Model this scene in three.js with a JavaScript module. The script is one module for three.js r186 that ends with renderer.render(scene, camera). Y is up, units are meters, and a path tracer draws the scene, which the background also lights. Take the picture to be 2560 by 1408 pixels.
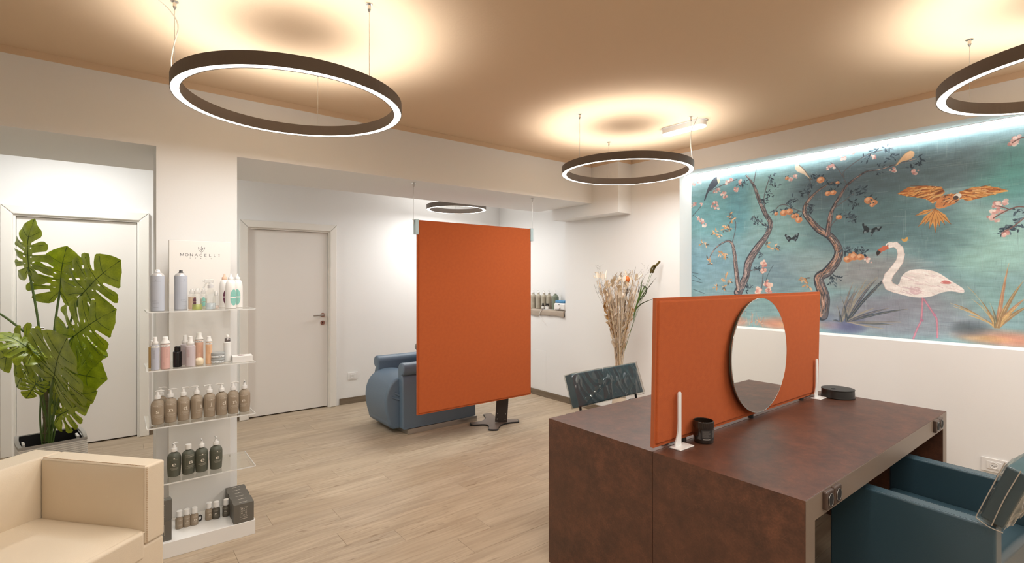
import * as THREE from 'three';
import { RoundedBoxGeometry } from 'three/addons/geometries/RoundedBoxGeometry.js';
import { mergeGeometries, mergeVertices } from 'three/addons/utils/BufferGeometryUtils.js';
import { TessellateModifier } from 'three/addons/modifiers/TessellateModifier.js';
import { RectAreaLightUniformsLib } from 'three/addons/lights/RectAreaLightUniformsLib.js';
import { createNoise2D } from 'simplex-noise';

// ---------- camera, exposure ----------
const scene = new THREE.Scene();
scene.background = new THREE.Color(0x000000);
const camera = new THREE.PerspectiveCamera(58.4, 2560 / 1408, 0.05, 40);
camera.position.set(0, 1.5, 0);
camera.lookAt(0.617, 1.5, -0.787);
camera.setViewOffset(2560, 1408, 0, 8, 2560, 1408);      // lens shifted a little, uprights stay upright
const renderer = new THREE.WebGLRenderer({ antialias: true });
renderer.toneMapping = THREE.LinearToneMapping;
renderer.toneMappingExposure = 1.18;
renderer.shadowMap.enabled = true;
RectAreaLightUniformsLib.init();
const RING_DOWN = 132, RING_UP = 76, LAMP_COLOR = new THREE.Color(1.0, 1.0, 0.985);

// ---------- helpers ----------
let seed = 20240607;
const rnd = () => { seed = (seed + 0x6d2b79f5) | 0; let t = Math.imul(seed ^ (seed >>> 15), 1 | seed); t = (t + Math.imul(t ^ (t >>> 7), 61 | t)) ^ t; return ((t ^ (t >>> 14)) >>> 0) / 4294967296; };
const rr = (a, b) => a + (b - a) * rnd();
const noise = createNoise2D(rnd);
const V = (x, y, z) => new THREE.Vector3(x, y, z);
const taken = new Map();
function numbered(name) { const n = taken.get(name) ?? 0; taken.set(name, n + 1); return n ? name + '_' + String(n).padStart(3, '0') : name; }
function place(g, [x, y, z] = [0, 0, 0], [a, b, c] = [0, 0, 0]) { g.applyMatrix4(new THREE.Matrix4().compose(V(x, y, z), new THREE.Quaternion().setFromEuler(new THREE.Euler(a, b, c, 'YXZ')), V(1, 1, 1))); return g; }
// uv in metres from position, by the way a face points
function metric(g) {
  if (g.index) g = g.toNonIndexed();
  const p = g.attributes.position, n = g.attributes.normal, uv = new Float32Array(p.count * 2);
  for (let i = 0; i < p.count; i += 3) {
    const ax = Math.abs(n.getX(i) + n.getX(i + 1) + n.getX(i + 2)), ay = Math.abs(n.getY(i) + n.getY(i + 1) + n.getY(i + 2)), az = Math.abs(n.getZ(i) + n.getZ(i + 1) + n.getZ(i + 2));
    for (let k = i; k < i + 3; k++) {
      const [u, v] = ay >= ax && ay >= az ? [p.getX(k), p.getZ(k)] : ax >= az ? [p.getZ(k), p.getY(k)] : [p.getX(k), p.getY(k)];
      uv[2 * k] = u; uv[2 * k + 1] = v;
    }
  }
  g.setAttribute('uv', new THREE.BufferAttribute(uv, 2));
  for (const k of Object.keys(g.attributes)) if (!['position', 'normal', 'uv'].includes(k)) g.deleteAttribute(k);
  return g;
}
const box = (x0, x1, y0, y1, z0, z1) => metric(place(new THREE.BoxGeometry(x1 - x0, y1 - y0, z1 - z0), [(x0 + x1) / 2, (y0 + y1) / 2, (z0 + z1) / 2]));
const rbox = (x0, x1, y0, y1, z0, z1, r = 0.01, s = 3) => metric(place(new RoundedBoxGeometry(x1 - x0, y1 - y0, z1 - z0, s, r), [(x0 + x1) / 2, (y0 + y1) / 2, (z0 + z1) / 2]));
const cyl = (r0, r1, h, at, rot, n = 20) => metric(place(new THREE.CylinderGeometry(r0, r1, h, n), at, rot));
const lathe = (pts, n = 32, from = 0) => new THREE.LatheGeometry(pts.map(([x, y]) => new THREE.Vector2(x, y)), n, from);
const tube = (pts, r, seg = 24, n = 8) => metric(new THREE.TubeGeometry(new THREE.CatmullRomCurve3(pts.map((p) => V(...p))), seg, r, n));
const rod = (a, b, r, n = 8) => { const A = V(...a), B = V(...b), d = B.clone().sub(A), g = new THREE.CylinderGeometry(r, r, d.length(), n); g.applyQuaternion(new THREE.Quaternion().setFromUnitVectors(V(0, 1, 0), d.clone().normalize())); return metric(place(g, A.add(B).multiplyScalar(0.5).toArray())); };
const join = (gs) => (gs.length === 1 ? gs[0] : mergeGeometries(gs.map((g) => { if (g.index) g = g.toNonIndexed(); for (const k of Object.keys(g.attributes)) if (!['position', 'normal', 'uv'].includes(k)) g.deleteAttribute(k); return g; })));
function obj(name, gs, m, parent = scene) {
  const o = new THREE.Mesh(join([].concat(gs)), m); o.name = parent === scene ? numbered(name) : name;
  o.castShadow = o.receiveShadow = true; parent.add(o); return o;
}
function thing(name, label, category, at = [0, 0, 0], turn = 0, group) {
  const o = new THREE.Group(); o.name = numbered(name); scene.add(o); o.position.set(...at); o.rotation.y = turn;
  o.userData = { label, category }; if (group) o.userData.group = group; return o;
}
function tag(o, label, category, group) { o.userData.label = label; o.userData.category = category; if (group) o.userData.group = group; return o; }
function struct(name, gs, m, parent) { const o = obj(name, gs, m, parent); if (!parent) o.userData.kind = 'structure'; return o; }
function dup(root, at, turn, label, group) { const r = root.clone(); r.name = numbered(root.name.replace(/_\d{3}$/, '')); scene.add(r); r.position.set(...at); r.rotation.y = turn; r.userData = { ...root.userData, label }; if (group) r.userData.group = group; return r; }

// ---------- textures ----------
function canvasTex(w, h, draw, repeat) {
  const c = document.createElement('canvas'); c.width = w; c.height = h; draw(c.getContext('2d'), w, h);
  const t = new THREE.CanvasTexture(c); t.colorSpace = THREE.SRGBColorSpace; t.anisotropy = 8;
  if (repeat) { t.wrapS = t.wrapT = THREE.RepeatWrapping; t.repeat.set(...repeat); }
  return t;
}
function fieldTex(w, h, f, repeat, srgb = false) {            // f(u, v) -> [r, g, b] 0..1, wraps
  const d = new Uint8Array(w * h * 4);
  for (let y = 0, i = 0; y < h; y++) for (let x = 0; x < w; x++, i += 4) { const c = f(x / w, y / h); for (let k = 0; k < 3; k++) d[i + k] = Math.max(0, Math.min(255, (Array.isArray(c) ? c[k] : c) * 255)); d[i + 3] = 255; }
  const t = new THREE.DataTexture(d, w, h); t.wrapS = t.wrapT = THREE.RepeatWrapping; t.magFilter = THREE.LinearFilter; t.minFilter = THREE.LinearFilter; t.repeat.set(...repeat);
  if (srgb) t.colorSpace = THREE.SRGBColorSpace; t.needsUpdate = true; return t;
}
// noise that tiles over 0..1
function tile(u, v, fx, fy, o = 0) {
  const s = (a) => a * a * (3 - 2 * a), n = (x, y) => noise(x * fx + o, y * fy + o * 1.7);
  const a = s(u), b = s(v);
  return (n(u, v) * (1 - a) + n(u - 1, v) * a) * (1 - b) + (n(u, v - 1) * (1 - a) + n(u - 1, v - 1) * a) * b;
}
const mix = (a, b, t) => a.map((x, i) => x + (b[i] - x) * t);
const std = (o) => new THREE.MeshStandardMaterial(o);
const phys = (o) => new THREE.MeshPhysicalMaterial(o);

const plasterBump = fieldTex(256, 256, (u, v) => 0.5 + 0.28 * tile(u, v, 40, 40, 3) + 0.22 * tile(u, v, 14, 14, 9), [1.5, 1.5]);
const weaveBump = fieldTex(256, 256, (u, v) => 0.5 + 0.25 * Math.sin(u * 2 * Math.PI * 40) * Math.sin(v * 2 * Math.PI * 40) + 0.3 * tile(u, v, 60, 60, 5), [10, 10]);
const leatherBump = fieldTex(256, 256, (u, v) => 0.5 + 0.35 * tile(u, v, 46, 46, 21) + 0.15 * tile(u, v, 90, 90, 2), [5, 5]);
const M = {};
M.wall = std({ color: new THREE.Color(0.862, 0.86, 0.848), roughness: 0.9, bumpMap: plasterBump, bumpScale: 0.00025 });
M.ceiling = std({ color: new THREE.Color(0.75, 0.56, 0.375), roughness: 0.95, bumpMap: plasterBump, bumpScale: 0.0005 });
M.door = std({ color: new THREE.Color(0.84, 0.81, 0.77), roughness: 0.5 });
M.frame = std({ color: new THREE.Color(0.86, 0.835, 0.78), roughness: 0.45 });
M.dark = std({ color: new THREE.Color(0.012, 0.011, 0.011), roughness: 0.8 });
M.white = std({ color: new THREE.Color(0.82, 0.81, 0.79), roughness: 0.4 });
M.whiteGloss = std({ color: new THREE.Color(0.85, 0.84, 0.82), roughness: 0.25 });
M.chrome = std({ color: new THREE.Color(0.55, 0.54, 0.52), roughness: 0.28, metalness: 1 });
M.black = std({ color: new THREE.Color(0.018, 0.017, 0.017), roughness: 0.45 });
M.bronze = std({ color: new THREE.Color(0.145, 0.115, 0.094), roughness: 0.55, metalness: 0.15 });
M.acrylic = phys({ color: new THREE.Color(0.97, 0.975, 0.96), roughness: 0.05, transmission: 1, thickness: 0, ior: 1.49 });
M.acrylicEdge = phys({ color: new THREE.Color(0.92, 0.92, 0.90), roughness: 0.3, transmission: 0.3, thickness: 0 });
M.glow = std({ color: new THREE.Color(0.9, 0.9, 0.9), emissive: new THREE.Color(1, 0.93, 0.83), emissiveIntensity: 3.2 });
M.glowCool = std({ color: new THREE.Color(0.9, 0.9, 0.9), emissive: new THREE.Color(0.95, 0.98, 1), emissiveIntensity: 4 });

// wood laminate: one long sheet of oak figure, planks take different windows of it
const oak = fieldTex(2048, 1024, (u, v) => {
  const warp = 0.035 * tile(u, v, 1.6, 3, 11) + 0.008 * tile(u, v, 5, 6, 4);
  const rings = tile(u, v + warp, 1.5, 40, 1), fine = tile(u, v + warp * 0.5, 12, 330, 7), pore = tile(u, v, 40, 700, 15);
  const cath = Math.sin((v * 22 + 2.0 * tile(u, v, 1.5, 4, 31)) * Math.PI * 2) * Math.max(0, tile(u, v, 2.2, 6, 55));
  let k = 0.56 + 0.13 * rings + 0.08 * fine + 0.08 * cath + 0.14 * tile(u, v, 2.0, 8, 19) + 0.10 * tile(u, v, 5, 20, 23);
  const knot = tile(u, v, 9, 26, 40); if (knot > 0.55) k -= (knot - 0.55) * 1.3;
  if (pore > 0.4) k -= (pore - 0.4) * 0.4;
  return mix([0.55, 0.475, 0.39], [0.80, 0.735, 0.645], Math.max(0, Math.min(1, k)));
}, [1, 1], true);
M.oak = [[1, 1, 1], [1.04, 1.035, 1.02], [0.96, 0.955, 0.95], [1.0, 0.985, 0.96]].map((c) => std({ map: oak, color: new THREE.Color(...c), roughness: 0.52 }));
M.baseboard = std({ map: (() => { const t = oak.clone(); t.repeat.set(0.5, 0.6); t.needsUpdate = true; return t; })(), color: new THREE.Color(0.45, 0.43, 0.40), roughness: 0.6 });

// brown leather-look laminate of the desks
const hide = canvasTex(1024, 1024, (g, W, H) => {
  const im = g.createImageData(W, H), d = im.data;
  for (let y = 0, i = 0; y < H; y++) for (let x = 0; x < W; x++, i += 4) {
    const u = x / W, v = y / H, k = 0.5 + 0.26 * tile(u, v, 5, 5, 12) + 0.2 * tile(u, v, 16, 16, 30) + 0.16 * tile(u, v, 60, 60, 44);
    const c = mix([0.24, 0.148, 0.108], [0.45, 0.282, 0.198], Math.max(0, Math.min(1, k))); for (let q = 0; q < 3; q++) d[i + q] = c[q] * 255; d[i + 3] = 255;
  }
  g.putImageData(im, 0, 0);
  for (let i = 0; i < 5200; i++) {                        // fine scuffs, denser in some patches
    const x = rnd() * W, y = rnd() * H; if (tile(x / W, y / H, 4, 4, 90) < rr(-0.7, 0.35)) continue;
    const a = rr(-0.9, 0.9) + (rnd() < 0.3 ? 1.5 : 0), L = rr(6, 46), b = rr(-8, 8);
    g.globalAlpha = rr(0.05, 0.26); g.strokeStyle = rnd() < 0.8 ? '#b27d58' : '#2c1a12'; g.lineWidth = rr(0.5, 1.3);
    for (const ox of [0, -W]) for (const oy of [0, -H]) { g.beginPath(); g.moveTo(x + ox, y + oy); g.quadraticCurveTo(x + ox + Math.cos(a) * L / 2 + b, y + oy + Math.sin(a) * L / 2 - b, x + ox + Math.cos(a) * L, y + oy + Math.sin(a) * L); g.stroke(); }
  }
  g.globalAlpha = 1;
}, [1.25, 1.25]);
M.hide = phys({ map: hide, color: new THREE.Color(0.95, 0.92, 0.90), roughness: 0.44, ior: 1.55, clearcoat: 0.12, clearcoatRoughness: 0.35, bumpMap: leatherBump, bumpScale: 0.0003 });

const feltMap = fieldTex(512, 512, (u, v) => { const k = 0.5 + 0.25 * tile(u, v, 120, 120, 8) + 0.2 * tile(u, v, 50, 50, 3) + 0.1 * tile(u, v, 6, 6, 5); return mix([0.645, 0.295, 0.13], [0.78, 0.395, 0.185], k); }, [4, 4], true);
M.felt = phys({ map: feltMap, roughness: 0.95, bumpMap: weaveBump, bumpScale: 0.0004, sheen: 0.2, sheenColor: new THREE.Color(0.9, 0.55, 0.35), sheenRoughness: 0.6 });
M.feltEdge = std({ color: new THREE.Color(0.40, 0.10, 0.03), roughness: 0.95 });
M.cream = std({ color: new THREE.Color(0.73, 0.62, 0.47), roughness: 0.5, bumpMap: leatherBump, bumpScale: 0.0004 });
M.creamThread = std({ color: new THREE.Color(0.50, 0.34, 0.20), roughness: 0.8 });
M.loungeBlue = std({ color: new THREE.Color(0.128, 0.188, 0.258), roughness: 0.42, bumpMap: leatherBump, bumpScale: 0.0004 });
M.chairBlue = phys({ color: new THREE.Color(0.040, 0.085, 0.112), roughness: 0.36, clearcoat: 0.35, clearcoatRoughness: 0.35, ior: 1.5, bumpMap: leatherBump, bumpScale: 0.0004 });
M.chairThread = std({ color: new THREE.Color(0.015, 0.03, 0.04), roughness: 0.8 });

// ---------- the room ----------
const floor = struct('floor', box(-2.6, 4.75, -0.2, -0.0045, -6.3, 4.8), std({ color: new THREE.Color(0.16, 0.11, 0.07), roughness: 0.9 }));
{
  const LEN = 1.455, WID = 0.168, first = new Map([[-3, 1.54], [-2, 1.77], [-1, 1.30], [0, 1.017], [1, 1.96], [2, 1.10], [3, 0.745], [4, 1.60], [5, 1.09], [6, 1.32], [7, 1.85], [8, 0.95], [11, 1.35]]);
  const cache = new Map();
  const plank = (len, v) => {                        // plank body, uv a window of the oak sheet
    const key = len.toFixed(3) + v; if (cache.has(key)) return cache.get(key);
    const w = WID - 0.0009, h = 0.0045, c = 0.0008, l = len - 0.0009;
    const g = new THREE.BufferGeometry(), P = [], N = [], U = [], I = [];
    const quad = (a, b, cc, d, n) => { const k = P.length / 3; for (const q of [a, b, cc, d]) { P.push(...q); N.push(...n); U.push(q[0] / 1.6 + 0.5 + v * 0.37, q[2] / 0.9 + v * 0.171); } I.push(k, k + 1, k + 2, k, k + 2, k + 3); };
    const x = l / 2, z = w / 2, xi = x - c, zi = z - c;
    quad([-xi, 0, zi], [xi, 0, zi], [xi, 0, -zi], [-xi, 0, -zi], [0, 1, 0]);
    quad([-xi, 0, -zi], [xi, 0, -zi], [x, -c, -z], [-x, -c, -z], [0, 0.7, -0.7]); quad([xi, 0, zi], [-xi, 0, zi], [-x, -c, z], [x, -c, z], [0, 0.7, 0.7]);
    quad([xi, 0, -zi], [xi, 0, zi], [x, -c, z], [x, -c, -z], [0.7, 0.7, 0]); quad([-xi, 0, zi], [-xi, 0, -zi], [-x, -c, -z], [-x, -c, z], [-0.7, 0.7, 0]);
    quad([-x, -c, -z], [x, -c, -z], [x, -h, -z], [-x, -h, -z], [0, 0, -1]); quad([x, -c, z], [-x, -c, z], [-x, -h, z], [x, -h, z], [0, 0, 1]);
    quad([x, -c, -z], [x, -c, z], [x, -h, z], [x, -h, -z], [1, 0, 0]); quad([-x, -c, z], [-x, -c, -z], [-x, -h, -z], [-x, -h, z], [-1, 0, 0]);
    g.setAttribute('position', new THREE.Float32BufferAttribute(P, 3)); g.setAttribute('normal', new THREE.Float32BufferAttribute(N, 3)); g.setAttribute('uv', new THREE.Float32BufferAttribute(U, 2)); g.setIndex(I);
    cache.set(key, g); return g;
  };
  for (let k = -43; k <= 18; k++) {
    const z = -2.884 - k * WID; let x = (first.get(k) ?? rr(0, LEN)) % LEN - 3 * LEN;
    while (x < 4.26) {
      const a = Math.max(x, -4.6), b = Math.min(x + LEN, 4.26); x += LEN;
      if (b - a < 0.05) continue;
      const p = obj('plank', plank(Math.round((b - a) * 1000) / 1000, Math.floor(rnd() * 9)), M.oak[Math.floor(rnd() * 4)], floor); p.position.set((a + b) / 2, 0, z);
    }
  }
}
struct('ceiling', box(-2.6, 4.75, 2.74, 2.95, -6.3, 4.8), M.ceiling);
const wallRight = struct('wall_right', [box(4.26, 4.75, 0, 2.74, -4.39, -2.82), box(4.26, 4.75, 0, 2.74, 0.7, 4.8), box(4.26, 4.75, 0, 1.066, -2.82, 0.7), box(4.26, 4.75, 2.517, 2.74, -2.82, 0.7), box(4.462, 4.75, 1.066, 2.517, -2.82, 0.7),
  box(4.26, 4.75, 0, 1.09, -5.95, -4.39), box(4.43, 4.75, 1.09, 2.74, -5.95, -4.39)], M.wall);
obj('access_panel', rbox(4.2585, 4.266, 0.08, 0.58, -5.03, -4.738, 0.001, 1), M.wall, wallRight);
struct('wall_back', [box(-2.6, -0.69, 0, 2.74, -6.2, -5.95), box(0.168, 1.085, 0, 2.74, -6.2, -5.95), box(1.953, 4.75, 0, 2.74, -6.2, -5.95), box(-0.69, 0.168, 2.045, 2.74, -6.2, -5.95), box(1.085, 1.953, 2.045, 2.74, -6.2, -5.95)], M.wall);
struct('recess_bounce_slab', box(-2.4, 4.43, 2.72, 2.74, -5.95, -4.65), M.wall);  // unseen white slab added under the recess ceiling for more bounce
struct('wall_left', box(-2.6, -2.4, 0, 2.74, -5.95, 4.8), M.wall);
struct('wall_front', box(-2.4, 4.26, 0, 2.74, 4.6, 4.8), M.wall);
struct('wall_pillar', box(0.189, 0.629, 0, 2.31, -4.07, -3.77), M.wall);
struct('ceiling_beam', box(-2.4, 4.05, 2.31, 2.74, -4.65, -3.77), M.wall);
struct('ceiling_bulkhead', box(4.05, 4.26, 2.18, 2.74, -4.39, -3.40), M.wall);
// the ceiling colour runs a hand's width down the walls
struct('trim_1', box(-2.4, 4.046, 2.70, 2.74, -3.77, -3.767), M.ceiling);
struct('trim_2', [box(4.047, 4.05, 2.70, 2.74, -3.767, -3.397), box(4.05, 4.257, 2.70, 2.74, -3.40, -3.397)], M.ceiling);
struct('trim_3', box(4.257, 4.26, 2.70, 2.74, -3.397, 4.6), M.ceiling);
struct('baseboard_right', box(4.247, 4.26, 0, 0.073, -5.937, 4.6), M.baseboard);
struct('baseboard_back', [box(2.07, 4.26, 0, 0.073, -5.95, -5.937), box(0.245, 1.015, 0, 0.073, -5.95, -5.937), box(-2.4, -0.78, 0, 0.073, -5.95, -5.937)], M.baseboard);
struct('baseboard_left', box(-2.4, -2.387, 0, 0.073, -5.93, 4.6), M.baseboard);

function door(name, x0, x1, handleAt, handleTurn) {            // x0..x1 the leaf
  const d = new THREE.Group(); d.name = name; d.userData.kind = 'structure'; scene.add(d);
  const W = 0.078, top = 2.03, z = -5.95;
  const side = (pts) => metric(place(new THREE.ExtrudeGeometry(new THREE.Shape(pts.map(([x, y]) => new THREE.Vector2(x, y))), { depth: 0.012, bevelEnabled: true, bevelSize: 0.009, bevelThickness: 0.016, bevelOffset: -0.009, bevelSegments: 4 }), [0, 0, z + 0.016]));
  obj('casing', side([[x0 - 0.012 - W, 0], [x0 - 0.012, 0], [x0 - 0.012, top + 0.012], [x0 - 0.012 - W, top + 0.012 + W]]), M.frame, d);
  obj('casing', side([[x1 + 0.012, 0], [x1 + 0.012 + W, 0], [x1 + 0.012 + W, top + 0.012 + W], [x1 + 0.012, top + 0.012]]), M.frame, d);
  obj('casing', side([[x0 - 0.012, top + 0.012], [x1 + 0.012, top + 0.012], [x1 + 0.012 + W, top + 0.012 + W], [x0 - 0.012 - W, top + 0.012 + W]]), M.frame, d);
  obj('jamb', [box(x0 - 0.015, x0 + 0.001, 0, top + 0.014, z - 0.09, z + 0.02), box(x1 - 0.001, x1 + 0.015, 0, top + 0.014, z - 0.09, z + 0.02), box(x0 + 0.001, x1 - 0.001, top - 0.001, top + 0.014, z - 0.09, z + 0.02)], M.frame, d);
  const leaf = obj('leaf', rbox(x0 + 0.003, x1 - 0.003, 0.012, top - 0.003, z - 0.05, z - 0.012, 0.003, 2), M.door, d);
  obj('threshold', box(x0, x1, 0, 0.004, z - 0.2, z - 0.06), M.dark, d);  // near-black sheet standing in for the shade under the leaf
  obj('gap_shade_back', box(x0, x1, 0.004, top, z - 0.2, z - 0.15), M.dark, d);  // near-black closure, keeps the gap round the leaf as dark as shade
  const f = z - 0.012, h = handleAt, s = handleTurn;
  obj('handle', [cyl(0.025, 0.025, 0.009, [h, 1.075, f + 0.0045], [Math.PI / 2, 0, 0]), cyl(0.009, 0.009, 0.05, [h, 1.075, f + 0.03], [Math.PI / 2, 0, 0]), rod([h - 0.009 * s, 1.075, f + 0.05], [h + 0.115 * s, 1.072, f + 0.05], 0.0095, 12)], M.chrome, leaf);
  obj('escutcheon', cyl(0.025, 0.025, 0.008, [h, 0.985, f + 0.004], [Math.PI / 2, 0, 0]), M.chrome, leaf);
  obj('keyhole', [cyl(0.007, 0.007, 0.002, [h, 0.99, f + 0.0085], [Math.PI / 2, 0, 0], 12), box(h - 0.0035, h + 0.0035, 0.974, 0.99, f + 0.0075, f + 0.0095)], M.dark, leaf);
  return d;
}
door('door_1', -0.675, 0.152, -0.608, 1);
door('door_2', 1.102, 1.936, 1.878, -1);

// ---------- lamps ----------
function ringLamp(label, [cx, y, cz], R, spots, ceilY, cable, power = 1) {
  const t = thing('ring_lamp', label, 'lamp', [cx, y, cz], 0, 'suspended ring lamps');
  const W = 0.040, Hh = 0.056, r = R - W;
  const prof = (a, b, c, d) => [[a, b], [c, b], [c, d], [a, d], [a, b]];
  obj('housing', [metric(lathe(prof(R - 0.003, 0, R, Hh), 128).toNonIndexed()), metric(lathe(prof(r, 0, r + 0.003, Hh), 128).toNonIndexed()), metric(lathe(prof(r + 0.003, 0.012, R - 0.003, 0.0345), 128).toNonIndexed())].map((g) => { g.computeVertexNormals(); return g; }), M.bronze, t);
  obj('lower_diffuser', metric(lathe([[r + 0.003, 0.002], [R - 0.003, 0.002], [R - 0.003, 0.011], [r + 0.003, 0.011], [r + 0.003, 0.002]], 128)), M.glow, t);
  obj('upper_diffuser', metric(lathe([[r + 0.003, 0.035], [R - 0.003, 0.035], [R - 0.003, 0.039], [r + 0.003, 0.039], [r + 0.003, 0.035]], 128)), M.glow, t);
  for (const [sx, sz] of spots) {
    const a = Math.atan2(sz - cz, sx - cx), x = Math.cos(a) * (R - W / 2), z = Math.sin(a) * (R - W / 2), h = ceilY - y;
    obj('wire', rod([x, Hh, z], [x, h - 0.03, z], 0.0011, 6), M.chrome, t);
    obj('ceiling_grip', [cyl(0.016, 0.016, 0.003, [x, h - 0.0015, z]), cyl(0.0075, 0.0075, 0.022, [x, h - 0.014, z]), cyl(0.0075, 0.003, 0.012, [x, h - 0.031, z])], M.chrome, t);
  }
  if (cable) obj('power_cable', tube(cable.map(([x, yy, z]) => [x - cx, yy - y, z - cz]), 0.0028, 40, 6), M.cable, t);
  const n = 16, mid = R - W / 2, len = 2 * Math.PI * mid / n * 0.78;
  for (let i = 0; i < n; i++) {
    const a = (i + 0.5) / n * 2 * Math.PI;
    for (const up of [0, 1]) {
      const l = new THREE.RectAreaLight(LAMP_COLOR, power * (up ? RING_UP : RING_DOWN), len, 0.018); l.name = 'ring_light';
      l.position.set(Math.cos(a) * mid, up ? 0.040 : -0.001, Math.sin(a) * mid);
      l.rotation.set(up ? Math.PI / 2 : -Math.PI / 2, -a + Math.PI / 2, 0, 'YXZ'); t.add(l);
    }
  }
  return t;
}
M.cable = std({ color: new THREE.Color(0.62, 0.58, 0.5), roughness: 0.35 });
ringLamp('large dark ring lamp hanging over the cream armchair and shelves', [0.70, 2.35, -2.65], 0.52, [[0.204, -2.705], [0.911, -2.159], [0.974, -3.137]], 2.74,
  [[-0.25, 2.735, -2.40], [0.02, 2.734, -2.62], [0.13, 2.725, -2.69], [0.185, 2.69, -2.70], [0.215, 2.63, -2.69], [0.20, 2.54, -2.70], [0.19, 2.46, -2.70], [0.198, 2.405, -2.69]]);
ringLamp('dark ring lamp hanging under the white oval ceiling lamp', [3.25, 2.35, -2.645], 0.52, [[2.775, -2.679], [3.535, -3.085], [3.467, -2.184]], 2.74,
  [[3.50, 2.735, -2.16], [3.485, 2.70, -2.17], [3.46, 2.62, -2.19], [3.455, 2.52, -2.19], [3.465, 2.42, -2.185]]);
ringLamp('dark ring lamp cut off by right edge, before the mural', [3.25, 2.35, -0.15], 0.52, [[3.502, -0.631], [2.75, -0.09], [3.54, 0.27]], 2.74);
ringLamp('dark ring lamp behind the viewpoint over the near floor', [0.70, 2.35, -0.15], 0.52, [[0.95, -0.6], [0.2, -0.09], [0.96, 0.27]], 2.74);
ringLamp('added unseen ring lamp behind the viewpoint in front of the right wall', [3.25, 2.35, 2.35], 0.52, [[3.5, 1.9], [2.75, 2.41], [3.51, 2.77]], 2.74);  // unseen, carries the lamp grid on as extra fill from behind
ringLamp('added unseen ring lamp farthest behind the viewpoint', [0.70, 2.35, 2.35], 0.52, [[0.95, 1.9], [0.2, 2.41], [0.96, 2.77]], 2.74);  // second unseen ring added for fill on the same grid
ringLamp('small distant ring lamp above the hanging orange screen', [3.25, 2.33, -5.24], 0.36, [[2.93, -5.24], [3.41, -5.52], [3.41, -4.96]], 2.72, null, 1.35);

{ // flush oval ceiling lamp
  const t = thing('oval_ceiling_lamp', 'white oval lamp fixed flat to the tan ceiling', 'lamp', [3.60, 2.74, -2.345]);
  const stadium = (L, r, d, b) => { const s = new THREE.Shape(); s.absarc(0, L / 2, r, 0, Math.PI); s.absarc(0, -L / 2, r, Math.PI, 2 * Math.PI); s.closePath(); return metric(new THREE.ExtrudeGeometry(s, { depth: d, bevelEnabled: b > 0, bevelSize: b, bevelThickness: b, bevelSegments: 3, curveSegments: 16 }).rotateX(Math.PI / 2)); };
  obj('mounting_plate', stadium(0.28, 0.062, 0.006, 0), M.white, t);
  obj('housing', place(stadium(0.28, 0.05, 0.034, 0.002), [0, -0.008, 0]), M.white, t);
  obj('diffuser', place(stadium(0.28, 0.047, 0.003, 0.002), [0, -0.047, 0]), M.glowCool, t);
  const l = new THREE.RectAreaLight(new THREE.Color(1, 0.96, 0.92), 5, 0.08, 0.34); l.name = 'oval_lamp_light'; l.position.set(0, -0.056, 0); l.rotation.x = -Math.PI / 2; t.add(l);
}
{ // lamp on the ceiling of the door alcove, out of sight above the beam
  const t = thing('round_ceiling_lamp', 'round white lamp on the ceiling before the left door', 'lamp', [-0.30, 2.72, -5.05]);
  obj('housing', cyl(0.19, 0.19, 0.03, [0, -0.015, 0], [0, 0, 0], 40), M.white, t);
  obj('diffuser', cyl(0.18, 0.175, 0.012, [0, -0.036, 0], [0, 0, 0], 40), M.glow, t);
  const l = new THREE.RectAreaLight(LAMP_COLOR, 68, 0.3, 0.3); l.name = 'round_lamp_light'; l.position.set(0, -0.046, 0); l.rotation.x = -Math.PI / 2; t.add(l);
}
{ // light strip along the head of the mural niche
  const t = thing('led_strip', 'thin cold white light strip along the top of the mural', 'light strip', [4.444, 2.513, -1.06]);
  obj('channel', box(-0.011, 0.011, 0.0005, 0.004, -1.755, 1.755), M.white, t);
  obj('diffuser', box(-0.010, 0.010, -0.002, 0.0005, -1.755, 1.755), M.glowCool, t);
  for (let i = 0; i < 5; i++) {
    const l = new THREE.RectAreaLight(new THREE.Color(1, 0.99, 0.98), 56, 0.016, 0.68); l.name = 'strip_light';
    l.position.set(0, -0.003, -1.755 + 3.51 * (i + 0.5) / 5); l.rotation.set(-Math.PI / 2, 0, 0); t.add(l);
  }
}
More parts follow.
